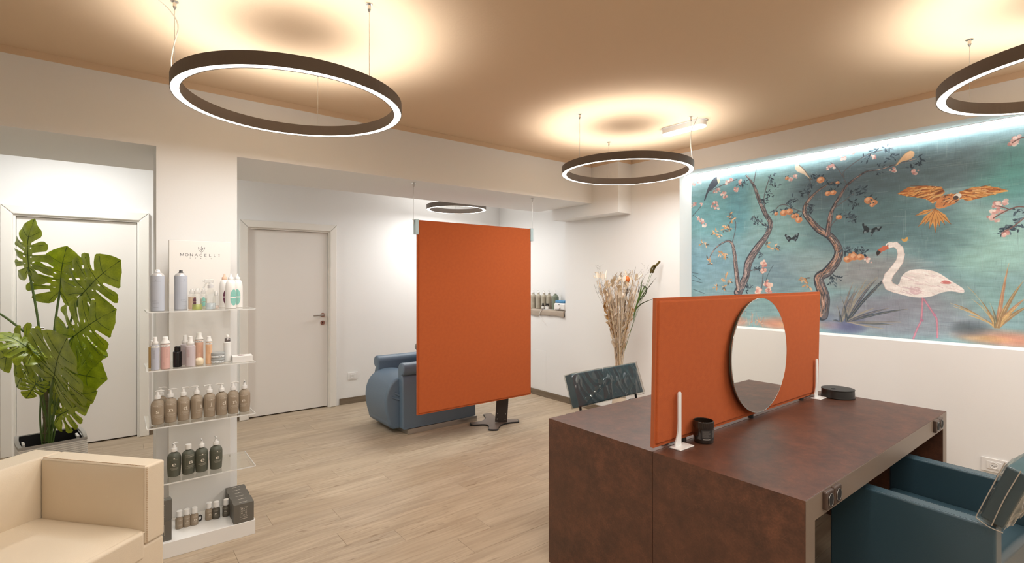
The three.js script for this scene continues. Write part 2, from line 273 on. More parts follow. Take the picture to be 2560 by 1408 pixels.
const MURAL = {trunks:[[47.4,30.4,7.9,54.6,44.6,6.24,57.0,57.0,7.0,64.0,69.1,6.14,73.1,80.8,4.53,76.4,91.1,3.91,71.6,100.6,3.64,66.3,113.4,3.06,61.7,126.3,2.16,54.6,136.7,1.09],[48.2,32.7,4.73,45.8,49.3,4.12,44.1,65.2,3.5,41.6,75.7,2.23,35.8,77.6,1.61,27.2,73.2,1.31,21.0,66.1,0.99,18.3,57.9,0.66],[117.0,13.8,8.91,118.5,27.8,8.33,114.5,43.0,7.27,120.8,48.6,7.74,127.5,58.1,6.82,128.7,66.2,5.99,123.3,76.1,5.78,114.5,82.9,5.32,108.0,91.2,4.53,104.1,98.0,4.0,106.0,105.6,2.7,114.5,114.4,1.68,124.5,119.2,1.1,128.7,119.2,0.68],[120.8,77.6,3.87,122.6,89.9,3.58,124.5,97.9,2.74,129.4,106.9,2.17,134.7,115.6,1.88,142.3,121.2,1.46,147.9,124.2,1.18,155.6,124.2,1.03,164.1,125.9,0.76,178.3,128.3,0.37]],twigs:[[61.7,126.3,62.8,133.8,64.0,139.7],[134.7,115.6,131.2,123.6,132.9,127.8,144.5,135.3,152.3,138.4,164.1,138.6],[104.1,97.3,96.0,101.0,89.0,106.4,81.9,105.5,79.7,99.8],[106.7,106.9,108.3,116.7,108.7,123.7,104.1,130.8],[124.5,97.9,131.7,102.6,138.8,108.4],[123.3,84.3,126.9,90.8,134.1,91.5,140.0,88.3],[0.8,104.4,6.4,108.9,12.0,115.1],[21.0,127.2,33.2,131.2,46.6,134.0],[76.1,94.1,70.1,106.8,71.6,120.3,76.1,131.7],[73.1,88.3,67.1,93.4,60.9,98.6],[131.2,123.6,128.1,131.6,123.3,135.2],[57.0,49.2,64.0,52.2,65.6,50.7],[41.6,75.7,46.6,90.5,43.3,100.3,40.0,103.8],[68.6,32.4,70.9,49.1,70.1,59.7],[132.3,64.7,138.8,61.7]],dark:[[71.6,111.2],[74.9,118.3],[76.1,126.4],[77.8,131.4],[80.2,122.1],[70.1,109.1],[75.3,114.5],[93.2,108.3],[96.0,109.7],[80.2,100.5],[106.0,117.0],[108.3,119.5],[106.4,114.1],[103.4,114.5],[111.9,124.6],[114.5,126.3],[118.5,121.9],[110.6,122.3],[124.5,116.9],[128.4,117.3],[107.4,102.6],[109.1,99.6],[106.7,97.7],[62.5,96.9],[67.4,94.1],[64.8,92.8],[73.1,88.3],[132.3,64.7],[134.1,63.2],[137.1,91.9],[139.4,89.7],[93.2,107.1],[49.8,129.6],[53.8,129.8],[68.6,64.3],[64.0,51.5],[55.4,33.7],[58.6,36.0],[124.5,41.7],[127.5,43.1],[123.3,40.3],[81.9,69.8],[140.0,108.2],[137.6,109.9],[144.5,112.2],[146.2,110.0],[142.2,109.3],[137.6,101.9],[140.5,99.5],[136.5,92.0],[139.4,89.0],[175.3,122.1],[178.3,124.0],[179.7,128.1],[160.9,139.2],[152.3,138.4],[146.8,134.2],[139.9,65.7],[143.9,64.8],[145.6,62.8],[229.6,85.5],[228.0,79.7],[229.2,75.8],[226.5,74.9],[224.1,74.5],[222.9,74.1],[163.6,131.7],[156.7,127.9],[155.0,121.7]],orange:[[87.6,99.0,2.65],[92.1,99.5,2.63],[97.0,95.5,2.31],[99.5,92.0,2.45],[95.3,95.3,1.89],[121.2,111.0,1.93],[125.1,111.2,1.92],[116.0,122.6,2.51],[129.1,91.3,1.9],[135.1,58.2,2.55],[138.8,60.7,3.07],[128.1,118.6,1.23],[81.2,98.9,1.49],[90.1,128.0,1.46],[139.4,60.1,2.93],[143.4,59.6,2.38],[149.0,102.2,2.61],[152.3,100.1,2.07],[151.2,98.3,1.43]],pink:[[5.5,139.5],[8.7,137.3],[2.7,136.2],[25.4,125.8],[28.4,126.5],[34.9,122.9],[35.3,118.8],[32.9,122.0],[45.8,123.8],[44.1,125.6],[11.1,115.2],[25.4,114.3],[26.6,110.1],[22.8,113.0],[1.7,114.5],[3.6,116.0],[7.4,102.1],[12.0,98.3],[14.2,94.8],[10.1,100.1],[40.0,134.2],[36.6,132.3],[49.8,131.1],[122.0,131.3],[124.5,131.5],[131.7,137.7],[130.6,141.3],[96.0,128.5],[93.2,127.5],[152.3,134.5],[137.6,140.6],[219.3,90.5],[222.5,91.8],[216.9,84.1],[218.5,81.1],[223.7,71.8],[220.9,87.6],[217.7,85.7],[220.0,90.8],[227.3,129.5],[226.3,128.6],[228.4,131.5],[227.7,130.6],[163.6,122.9],[177.3,119.3],[147.3,58.1],[149.6,56.8]],ochre:[[40.0,101.9],[42.0,97.2],[36.6,91.3],[39.1,89.5],[34.1,89.1],[24.5,85.7],[29.4,83.7],[26.3,86.9],[30.6,66.1],[34.1,65.6],[35.8,63.9],[20.1,57.9],[79.7,70.3],[73.1,72.5],[102.7,42.3],[106.0,38.8],[104.1,43.8],[107.4,36.7],[26.3,35.6],[34.1,34.9],[38.3,41.4],[35.8,44.6],[32.4,43.0],[12.0,77.3],[15.6,75.5],[17.4,61.3]],rose:[[70.9,55.9,3.34],[70.1,50.3,2.73],[73.8,38.5,4.07],[65.6,33.1,3.83],[74.9,33.2,3.01]],toucan:{body:[28.4,139.3,24.5,139.1,20.1,134.8,17.4,129.4,15.6,124.6,13.3,117.9,14.7,117.7,17.8,126.0,21.9,127.9,27.2,131.3,29.4,135.8],chest:[26.6,140.4,29.4,139.1,30.1,134.9,28.4,131.9,27.0,136.2],beak:[28.4,140.9,31.5,141.9,38.3,140.6,41.3,138.5,36.6,139.1,29.8,139.4]},whitebird:{body:[96.0,140.8,97.6,142.7,99.4,140.7,99.8,137.3,102.7,134.6,106.0,129.1,108.9,124.3,107.4,125.3,103.4,129.5,98.7,131.7,96.2,135.0,96.6,138.6]},yellowbird:{body:[165.1,125.1,168.2,129.6,171.3,133.4,173.8,134.7,176.3,133.9,176.9,131.7,175.8,129.4,173.3,128.0,169.2,127.9,166.7,125.5]},butter:[[93.9,77.2,89.0,81.2,88.2,79.8,89.7,76.7,91.5,74.0,93.9,76.2,97.0,74.1,98.7,76.5,99.8,81.2,96.6,79.9],[150.1,80.2,145.1,85.8,144.7,83.9,145.9,80.5,145.1,77.3,149.9,78.5,151.0,74.9,152.3,78.3,155.6,78.5,157.7,81.9,154.0,81.8]],butter_small:[171.0,71.1,169.0,72.5,169.4,70.3,171.0,69.5,172.8,70.1,173.1,73.1,171.8,72.9],wingL:[166.7,104.7,173.3,108.8,183.1,108.3,191.6,106.4,193.4,102.4,190.2,98.0,186.9,95.1,183.6,98.8,176.3,101.2,170.3,103.0],wingR:[200.6,101.4,207.6,103.7,214.4,103.7,220.1,101.6,224.9,99.0,218.5,97.7,211.0,96.0,205.0,94.8,201.5,97.2],pbody:[187.9,94.5,190.7,99.8,196.2,101.2,201.1,99.6,200.6,95.0,197.1,93.4,193.4,91.7,189.0,91.0],phead:[197.5,98.3,199.0,100.7,201.3,100.7,202.4,98.8,201.1,97.3],ptail:[[188.3,91.7,176.8,87.8],[188.3,91.7,178.7,79.8],[188.3,91.7,182.1,80.5],[188.3,91.7,185.0,78.1],[188.3,91.7,188.3,75.2],[188.3,91.7,190.7,78.9],[188.3,91.7,193.4,80.1],[188.3,91.7,196.6,80.2]],feathers:[[189.7,104.1,168.2,104.5],[190.2,102.2,172.3,102.5],[190.7,100.4,178.3,100.7],[189.7,98.7,183.6,98.6],[190.7,105.1,174.3,108.4],[202.4,99.4,224.1,99.0],[202.8,98.2,218.5,97.7],[203.3,97.0,211.0,96.4],[202.4,100.6,216.0,102.9]],neck:[161.6,67.5,3.31,165.6,68.0,3.78,168.2,65.0,4.01,169.0,60.6,4.26,168.0,55.6,4.52,165.1,50.7,4.8,161.5,45.6,5.09,160.4,41.2,5.61,162.0,37.4,5.84,166.2,35.5,6.3],fhead:[159.3,68.4,161.5,70.0,164.3,69.9,164.3,66.5,161.5,65.0,159.7,65.4],beak:[161.1,67.5,158.3,67.4,155.0,64.7,153.7,62.5,154.3,60.1,155.6,61.1,157.2,63.0,161.5,65.0],beaktip:[154.7,64.4,153.7,62.5,154.3,60.0,155.8,61.5,156.7,62.9],fbody:[159.0,38.2,162.0,33.9,171.3,30.9,178.3,29.5,186.0,30.4,191.6,33.8,197.1,34.9,203.1,32.9,203.8,35.6,200.6,38.7,196.2,41.9,190.7,46.9,186.0,49.1,178.3,50.1,172.3,48.7,168.7,44.3,168.0,39.1,164.3,37.4],fpink:[[173.3,36.9,178.3,37.6,182.1,34.6,178.3,31.4,174.3,32.6],[190.2,40.1,193.4,42.5,198.0,39.8,193.4,39.3]],legs:[[181.2,29.7,181.0,13.8,178.4,8.8,176.1,0.6],[182.1,28.5,187.9,17.9,189.5,14.4,189.4,2.4]],grassA:[[130.6,9.2,134.3,29.5,138.8,40.4],[130.6,9.2,134.8,25.2,140.0,33.8],[130.6,9.2,132.4,22.5,134.7,29.6],[130.6,9.2,136.4,27.4,143.4,37.1],[130.6,9.2,139.0,27.5,149.0,37.2],[130.6,9.2,141.6,32.3,154.5,44.4],[130.6,9.2,129.2,17.9,127.5,22.6],[130.6,9.2,127.8,9.9,124.5,10.1],[134.7,9.4,137.3,27.4,140.5,37.1],[134.7,9.4,140.7,31.4,147.9,43.1],[134.7,9.4,144.1,32.0,155.0,43.7],[134.7,9.4,150.4,36.8,168.2,50.6],[134.7,9.4,144.3,27.2,155.6,36.6],[134.7,9.4,152.6,17.0,172.8,21.4],[134.7,9.4,148.5,9.1,164.3,9.6],[134.7,9.4,150.6,10.5,168.7,11.8],[134.7,9.4,142.8,16.9,152.3,21.0],[134.7,9.4,147.4,17.1,162.0,21.5],[134.7,9.4,132.8,22.5,130.5,29.5],[134.7,9.4,146.3,6.8,159.9,6.1]],grassB:[[219.3,11.3,221.8,38.5,224.9,53.0],[219.3,11.3,224.9,31.4,231.6,42.0],[219.3,11.3,225.4,24.3,232.7,31.3],[219.3,11.3,213.0,28.5,205.0,37.9],[219.3,11.3,209.2,21.3,196.2,26.6],[219.3,11.3,210.0,19.9,198.0,24.3],[219.3,11.3,214.1,23.0,207.6,29.3],[219.3,11.3,213.0,16.4,205.0,18.9],[219.3,11.3,226.5,21.5,234.9,27.0],[219.3,11.3,223.6,20.6,228.8,25.7],[219.3,11.3,215.6,20.9,211.0,26.0],[219.3,11.3,217.8,21.8,216.0,27.4],[219.3,11.3,221.1,21.2,223.3,26.5]],blades:[[1.7,46.4,10.1,42.1],[1.2,41.3,12.0,38.8],[1.7,32.7,13.8,28.8],[79.0,55.0,73.1,46.0,72.4,40.0],[1.2,48.9,7.4,48.0]],berrytwig:[[233.4,87.3,229.6,89.0,224.9,87.1,220.1,84.3,217.7,82.3],[224.9,87.1,221.7,89.7,218.5,90.1],[231.6,81.0,227.3,75.9,222.5,73.0],[232.7,131.6,229.6,131.8,226.5,129.2]],wash:[[16,150,75,30,"#8fb9bd",0.8],[30,105,49,33,"#5f9da3",0.8],[70,117,32,30,"#7fb0ad",0.6],[48,112,14,41,"#4b8796",0.6],[90,86,40,29,"#7da9a6",0.7],[127,110,51,27,"#50666f",0.8],[134,82,44,24,"#52737a",0.7],[16,58,55,30,"#6f9bab",0.7],[82,49,27,24,"#6c8995",0.6],[139,48,44,16,"#8fa3a0",0.6],[163,120,63,19,"#4d6067",0.8],[158,87,48,23,"#4d6f74",0.7],[199,118,42,15,"#66828a",0.6],[214,127,34,18,"#7b9aa0",0.5],[227,110,26,24,"#4f958b",0.7],[211,68,24,30,"#86b5aa",0.8],[226,61,33,20,"#93bfb4",0.8],[192,72,25,19,"#5b7d80",0.7],[149,48,43,16,"#8c8688",0.7],[163,17,57,20,"#85808c",0.8],[193,15,32,14,"#8b97a0",0.7],[214,31,34,16,"#7fa9a4",0.7]],ground:[[121,6,15,4,"#c79a80",0.8],[131,5,18,7,"#5d5a86",0.7],[117,12,13,6,"#5f6080",0.6],[138,8,12,8,"#4b4c74",0.8],[222,5,28,7,"#c8805f",0.9],[229,4,16,5,"#d58a6c",0.9],[214,4,15,3,"#d0a05a",0.6],[206,10,12,6,"#3d4347",0.8]]};

// ---------- mural (printed wallpaper), drawn in centimetres from its lower left corner ----------
function drawMural(g, W, Hc) {
  const K = W / 352, X = (s) => s * K, Y = (t) => Hc - t * K;
  g.fillStyle = '#7b9fa3'; g.fillRect(0, 0, W, Hc);
  const wash = (s, t, rx, ry, col, a) => { g.save(); g.translate(X(s), Y(t)); g.scale(rx * K, ry * K); const r = g.createRadialGradient(0, 0, 0, 0, 0, 1); r.addColorStop(0, col + Math.round(a * 255).toString(16).padStart(2, '0')); r.addColorStop(0.55, col + Math.round(a * 160).toString(16).padStart(2, '0')); r.addColorStop(1, col + '00'); g.fillStyle = r; g.fillRect(-1, -1, 2, 2); g.restore(); };
  for (let k = 0; k < 2; k++) for (const w of MURAL.wash) wash(...w);
  for (const [s, t, c] of [[120, 118, '#4d5f68'], [160, 125, '#55686f'], [195, 118, '#56696f'], [150, 85, '#5c777c'], [110, 55, '#8ea6a6'], [185, 30, '#8b8790'], [60, 70, '#75a3a8'], [30, 40, '#7fa6b2']]) wash(s, t, 30, 16, c, 0.65);
  for (const [s, t, c] of [[260, 110, '#5b9a94'], [300, 70, '#86b3a9'], [330, 120, '#4c6a70'], [320, 30, '#8b8a92'], [285, 130, '#6b858c']]) wash(s, t, 42, 34, c, 0.7);
  for (let i = 0; i < 2600; i++) {                                     // dry brush strokes of the ground colour
    const s = rr(0, 352), t = rr(0, 146), L = rr(2, 22), up = rnd() < 0.4; g.globalAlpha = rr(0.03, 0.16);
    g.strokeStyle = rnd() < 0.45 ? '#c4d3cf' : (rnd() < 0.6 ? '#3b484f' : '#6c9a9c'); g.lineWidth = rr(0.4, 2.2) * K * 0.3; g.beginPath(); g.moveTo(X(s), Y(t)); g.lineTo(X(s + (up ? rr(-0.4, 0.4) : L)), Y(t + (up ? -L * 0.7 : rr(-0.5, 0.5)))); g.stroke();
  }
  g.globalAlpha = 1;
  for (const w of MURAL.ground) wash(...w);
  for (let s = 262; s < 350; s += 11) wash(s, rr(2, 7), 13, 6, rnd() < 0.5 ? '#c8805f' : '#d58a6c', 0.85);
  g.lineCap = g.lineJoin = 'round';
  const path = (a, n = 2) => { g.beginPath(); for (let i = 0; i < a.length; i += n) { if (i) g.lineTo(X(a[i]), Y(a[i + 1])); else g.moveTo(X(a[i]), Y(a[i + 1])); } };
  const smooth = (a) => { g.beginPath(); g.moveTo(X(a[0]), Y(a[1])); if (a.length < 6) g.lineTo(X(a[2]), Y(a[3])); for (let i = 2; i < a.length - 2; i += 2) { const e = i + 4 > a.length - 1; g.quadraticCurveTo(X(a[i]), Y(a[i + 1]), e ? X(a[i + 2]) : X((a[i] + a[i + 2]) / 2), e ? Y(a[i + 3]) : Y((a[i + 1] + a[i + 3]) / 2)); } };
  const blobPath = (a) => { const n = a.length / 2, m = (i) => [(a[2 * (i % n)] + a[2 * ((i + 1) % n)]) / 2, (a[2 * (i % n) + 1] + a[2 * ((i + 1) % n) + 1]) / 2]; g.beginPath(); g.moveTo(X(m(0)[0]), Y(m(0)[1])); for (let i = 1; i <= n; i++) { const q = m(i), k = i % n; g.quadraticCurveTo(X(a[2 * k]), Y(a[2 * k + 1]), X(q[0]), Y(q[1])); } };
  const stroke = (col, w, a = 1) => { g.globalAlpha = a; g.strokeStyle = col; g.lineWidth = w * K; g.stroke(); g.globalAlpha = 1; };
  const fill = (col, a = 1) => { g.globalAlpha = a; g.fillStyle = col; g.fill(); g.globalAlpha = 1; };
  const leaf = (s, t, L, ang, col) => { g.save(); g.translate(X(s), Y(t)); g.rotate(ang); g.beginPath(); g.moveTo(0, 0); g.quadraticCurveTo(L * K * 0.5, -L * K * 0.32, L * K, 0); g.quadraticCurveTo(L * K * 0.5, L * K * 0.32, 0, 0); g.fillStyle = col; g.fill(); g.restore(); };
  for (const w of MURAL.twigs) { smooth(w); stroke('#39434a', 0.65); smooth(w); stroke('#b98a78', 0.2, 0.7); }
  MURAL.trunks.forEach((a, which) => {                                // limbs: dark body, warm lit flank, bark strokes
    const warm = ['#a98a82', '#bd9484', '#b98468', '#ad7462'][which], n = a.length / 3, P = [];
    for (let i = 0; i < n - 1; i++) for (let k = 0; k < 10; k++) { const u = k / 10, at = (o) => { const p = (q) => a[3 * Math.max(0, Math.min(n - 1, q)) + o], p0 = p(i - 1), p1 = p(i), p2 = p(i + 1), p3 = p(i + 2); return 0.5 * (2 * p1 + (p2 - p0) * u + (2 * p0 - 5 * p1 + 4 * p2 - p3) * u * u + (3 * p1 - p0 - 3 * p2 + p3) * u * u * u); }; P.push([at(0), at(1), at(2)]); }
    for (const [off, sc, col] of [[0, 1.25, '#34363d'], [0.12, 0.85, '#5f5658'], [-0.16, 0.5, warm]]) for (let i = 0; i < P.length - 1; i++) { const [s, t, w] = P[i], [s2, t2] = P[i + 1]; g.beginPath(); g.moveTo(X(s + off * w), Y(t)); g.lineTo(X(s2 + off * w), Y(t2)); g.strokeStyle = col; g.lineWidth = Math.max(0.25, w * sc * 0.8) * K; g.stroke(); }
    for (let i = 0; i < P.length * 6; i++) { const q = P[Math.floor(rnd() * (P.length - 3))], e = P[Math.min(P.length - 1, P.indexOf(q) + 3)], o = rr(-0.4, 0.4) * q[2]; g.beginPath(); g.moveTo(X(q[0] + o), Y(q[1])); g.lineTo(X(e[0] + o), Y(e[1])); stroke(rnd() < 0.5 ? '#23262c' : (rnd() < 0.6 ? warm : '#d9c3b4'), rr(0.12, 0.5), 0.55); }
  });
  for (const d of MURAL.dark) for (let i = 0; i < 9; i++) leaf(d[0] + rr(-2.2, 2.2), d[1] + rr(-1.6, 1.6), rr(1.6, 3.8), rr(0, 6.28), ['#2f3d47', '#3f515c', '#25313a', '#556a72'][Math.floor(rnd() * 4)]);
  for (const d of MURAL.ochre) for (let i = 0; i < 5; i++) leaf(d[0] + rr(-1, 1), d[1] + rr(-1, 1), rr(2.5, 4.6), rr(0, 6.28), ['#c8894e', '#d59b62', '#5c5c56', '#e0b487'][Math.floor(rnd() * 4)]);
  for (const d of MURAL.pink) for (let i = 0; i < 7; i++) { g.beginPath(); g.arc(X(d[0] + rr(-1.8, 1.8)), Y(d[1] + rr(-1.6, 1.6)), rr(0.5, 1.3) * K, 0, 7); fill(['#e3b0a4', '#d99a8e', '#efd5c8', '#c07a70'][Math.floor(rnd() * 4)], 0.85); }
  for (const [s, t, r] of MURAL.orange) { leaf(s, t + r * 0.5, r * 1.6, -0.9, '#2f3d47'); leaf(s, t + r * 0.5, r * 1.5, -2.5, '#3f515c'); g.beginPath(); g.ellipse(X(s), Y(t), r * 1.15 * K, r * K, 0, 0, 7); fill('#d4844f'); g.beginPath(); g.arc(X(s - r * 0.25), Y(t + r * 0.25), r * 0.55 * K, 0, 7); fill('#eab486', 0.8); g.beginPath(); g.arc(X(s + r * 0.3), Y(t - r * 0.35), r * 0.45 * K, 0, 7); fill('#b8663f', 0.6); }
  for (const [s, t, r] of MURAL.rose) { for (let i = 0; i < 16; i++) { const a = rr(0, 6.28), d = rr(0, r * 0.8); g.beginPath(); g.arc(X(s + Math.cos(a) * d), Y(t + Math.sin(a) * d), rr(0.25, 0.5) * r * K, 0, 7); fill(['#d98b7c', '#e5b09c', '#c26e64', '#efc9b4'][Math.floor(rnd() * 4)], 0.9); } }
  for (const a of MURAL.blades) { smooth(a); stroke('#44585c', 0.5); }
  for (const a of MURAL.berrytwig) { smooth(a); stroke('#7a5048', 0.7); }
  const blade = (a, col, w) => { g.beginPath(); g.moveTo(X(a[0] - w), Y(a[1])); g.quadraticCurveTo(X(a[2]), Y(a[3] + 2), X(a[4]), Y(a[5])); g.quadraticCurveTo(X(a[2] + w), Y(a[3] - 1), X(a[0] + w), Y(a[1])); fill(col, 0.92); };
  for (const a of MURAL.grassA) { blade(a, ['#4a4c5a', '#6d6a6c', '#8c8478', '#39424c'][Math.floor(rnd() * 4)], 1.1); smooth(a); stroke('#c3a878', 0.2, 0.7); }
  for (const a of MURAL.grassB) { blade(a, ['#9c7446', '#c89a58', '#6d6a52', '#b87850'][Math.floor(rnd() * 4)], 1.3); smooth(a); stroke('#e6c98a', 0.2, 0.7); }
  for (let k = 0; k < 5; k++) for (let i = 0; i < 9; i++) { const b = 268 + k * 17, dx = rr(-16, 16), h = rr(14, 42); blade([b, 6, b + dx * 0.3, h * 0.7, b + dx, h], ['#9c7446', '#c89a58', '#5a5e56', '#b87850', '#4a4c5a'][Math.floor(rnd() * 5)], 1.1); }
  for (let i = 0; i < 140; i++) { const s = rr(238, 350), h = rr(3, 14); g.beginPath(); g.moveTo(X(s), Y(rr(0, 6))); g.lineTo(X(s + rr(-4, 4)), Y(h)); stroke(['#e08a62', '#c86a4c', '#eeb08c'][i % 3], rr(0.2, 0.6), 0.7); }
  // birds and butterflies
  blobPath(MURAL.toucan.body); fill('#3c414b'); blobPath(MURAL.toucan.chest); fill('#e9d3a0'); path(MURAL.toucan.beak); fill('#dca98e'); smooth(MURAL.toucan.beak.slice(0, 8)); stroke('#8c5b4c', 0.3);
  blobPath(MURAL.whitebird.body); fill('#e0c3a2'); smooth(MURAL.whitebird.body.slice(6, 14)); stroke('#6a5648', 0.7, 0.8); blobPath(MURAL.yellowbird.body); fill('#dca671'); smooth(MURAL.yellowbird.body.slice(0, 8)); stroke('#7d6a58', 0.6, 0.7);
  for (const b of MURAL.butter) { path(b); fill('#1f262b'); g.save(); path(b); g.clip(); for (let i = 0; i < 10; i++) { const k = 2 * Math.floor(rnd() * b.length / 2); g.beginPath(); g.arc(X((b[k] * 2 + b[0]) / 3), Y((b[k + 1] * 2 + b[1]) / 3), 0.9 * K, 0, 7); fill('#8ba3a6', 0.5); } g.restore(); }
  blobPath(MURAL.butter_small); fill('#d9a04c');
  path(MURAL.wingL); fill('#c9702f'); path(MURAL.wingR); fill('#cc7733'); for (const f of MURAL.feathers) { path(f); stroke('#e7a855', 0.9, 0.9); path(f.map((q, i) => q + (i % 2 ? 1.3 : 0))); stroke('#7c3f22', 0.35, 0.8); }
  for (const [w, dir] of [[MURAL.wingL, -1], [MURAL.wingR, 1]]) {              // layered flight feathers
    g.save(); path(w); g.clip(); const root = dir < 0 ? [w[8], w[9]] : [w[0], w[1]];
    for (let i = 0; i < 150; i++) { const k = rr(0, 1), q = 2 * Math.floor(rnd() * w.length / 2), s = root[0] + (w[q] - root[0]) * k, t = root[1] + (w[q + 1] - root[1]) * k + rr(-1.5, 1.5), L = rr(2, 7); g.beginPath(); g.moveTo(X(s), Y(t)); g.quadraticCurveTo(X(s + dir * L * 0.5), Y(t - 0.2), X(s + dir * L), Y(t - rr(0.6, 1.8))); stroke(['#e8a24e', '#b0561f', '#dd8437', '#7a3a1c', '#efbf78'][i % 5], rr(0.25, 0.8), 0.75); }
    g.restore();
  }
  for (const f of MURAL.ptail) { const [a, b, c, d] = f, L = Math.hypot(c - a, d - b), nx = -(d - b) / L, ny = (c - a) / L; path([a, b, (a + c) / 2 + nx * 1.5, (b + d) / 2 + ny * 1.5, c, d, (a + c) / 2 - nx * 1.5, (b + d) / 2 - ny * 1.5]); fill('#dd9445'); path(f); stroke('#8a4a24', 0.3); }
  blobPath(MURAL.pbody); fill('#d98243'); for (let i = 0; i < 40; i++) { const k = 2 * Math.floor(rnd() * MURAL.pbody.length / 2); leaf((MURAL.pbody[k] + 119 * 0 + MURAL.pbody[6]) / 2 + rr(-2, 2), (MURAL.pbody[k + 1] + MURAL.pbody[7]) / 2 + rr(-1, 1), 2, rr(2, 3.5), ['#b85a26', '#eab070', '#5c4238'][i % 3]); }
  blobPath(MURAL.phead); fill('#e7e0d2'); g.beginPath(); g.arc(X(MURAL.phead[0] + 1.6), Y(MURAL.phead[1] - 0.5), 1.4 * K, 0, 7); fill('#4a3a34');
  for (const l of MURAL.legs) { smooth(l); stroke('#b56a86', 1.15); smooth(l); stroke('#d98f8f', 0.45, 0.8); g.beginPath(); g.arc(X(l[2]), Y(l[3]), 0.9 * K, 0, 7); fill('#b56a86'); }
  blobPath(MURAL.fbody); fill('#efe2da'); const nk = MURAL.neck; for (const [sc, col] of [[1, '#e3c8c0'], [0.86, '#f1e4dc']]) for (let i = 0; i < nk.length - 3; i += 3) { g.beginPath(); g.moveTo(X(nk[i]), Y(nk[i + 1])); g.lineTo(X(nk[i + 3]), Y(nk[i + 4])); g.strokeStyle = col; g.lineWidth = (nk[i + 2] + nk[i + 5]) / 2 * sc * K; g.stroke(); }
  blobPath(MURAL.fhead); fill('#f0e2da'); blobPath(MURAL.fpink[0]); fill('#d0a2a8', 0.8); blobPath(MURAL.fpink[1]); fill('#cf5a55', 0.85);
  g.save(); blobPath(MURAL.fbody); g.clip(); for (let i = 0; i < 130; i++) { const s = rr(MURAL.fbody[0], MURAL.fbody[16]), t = rr(MURAL.fbody[15], MURAL.fbody[27]); g.beginPath(); g.moveTo(X(s), Y(t)); g.lineTo(X(s + rr(2, 6)), Y(t - rr(0.3, 2))); stroke(['#f8f1ea', '#d9bdb8', '#e8d2ca', '#c9a9ae'][i % 4], rr(0.2, 0.6), 0.6); } g.restore();
  path(MURAL.beak); fill('#d0603f'); path(MURAL.beaktip); fill('#2b2624'); g.beginPath(); g.arc(X(MURAL.fhead[0] + 1.6), Y(MURAL.fhead[1] - 0.6), 0.4 * K, 0, 7); fill('#5a3a34');
  // linen grain of the paper
  const im = g.getImageData(0, 0, W, Hc), d = im.data;
  for (let y = 0, i = 0; y < Hc; y++) for (let x = 0; x < W; x++, i += 4) { const k = 1 + 0.04 * noise(x * 0.02, y * 0.7) + 0.035 * noise(x * 0.7 + 50, y * 0.025) + 0.05 * noise(x * 0.011, y * 0.03 + 7) + 0.03 * noise(x * 0.9, y * 0.9 + 99); for (let c = 0; c < 3; c++) d[i + c] = Math.min(255, ((d[i + c] * 0.82 + (d[i] * 0.3 + d[i + 1] * 0.5 + d[i + 2] * 0.2) * 0.12) + [16, 20, 22][c]) * k); }
  g.putImageData(im, 0, 0);
}
{
  const tex = canvasTex(2048, Math.round(2048 / 352 * 145.1), drawMural);
  const m = obj('wallpaper_mural', new THREE.BoxGeometry(3.52, 1.451, 0.002), [0, 1, 2, 3, 4, 5].map((i) => (i === 4 ? std({ map: tex, roughness: 0.75 }) : M.wall)));
  m.rotation.y = -Math.PI / 2; m.position.set(4.4605, 1.7915, -1.06);
  tag(m, 'teal wallpaper mural with white flamingo, parrot and orange trees in lit niche', 'mural');
}

// ---------- wall sockets ----------
function socket(label, at, turn, two) {
  const t = thing('wall_socket', label, 'socket', at, turn, 'white wall sockets');
  obj('plate', rbox(-0.06, 0.06, -0.042, 0.042, 0, 0.009, 0.003, 2), M.whiteGloss, t);
  const ins = obj('insert', [rbox(-0.035, 0.035, -0.024, 0.024, 0.005, 0.0125, 0.002, 2)], M.white, t);
  obj('socket_ring', place(metric(lathe([[0.014, 0], [0.0205, 0], [0.0205, 0.0025], [0.018, 0.0025], [0.014, 0]], 28)), [two ? 0 : -0.01, 0, 0.012], [Math.PI / 2, 0, 0]), M.whiteGloss, ins);
  obj('pin_holes', [-1, 0, 1].map((k) => cyl(0.0022, 0.0022, 0.001, [(two ? 0 : -0.01) + k * 0.0085, two && k === 0 ? -0.006 : 0, 0.0128], [Math.PI / 2, 0, 0], 8)), M.dark, ins);
}
socket('white wall socket low between middle door and blue lounge chair', [2.231, 0.327, -5.95], 0, false);
socket('white wall socket low on right wall behind wrapped chair', [4.26, 0.345, -0.61], -Math.PI / 2, true);

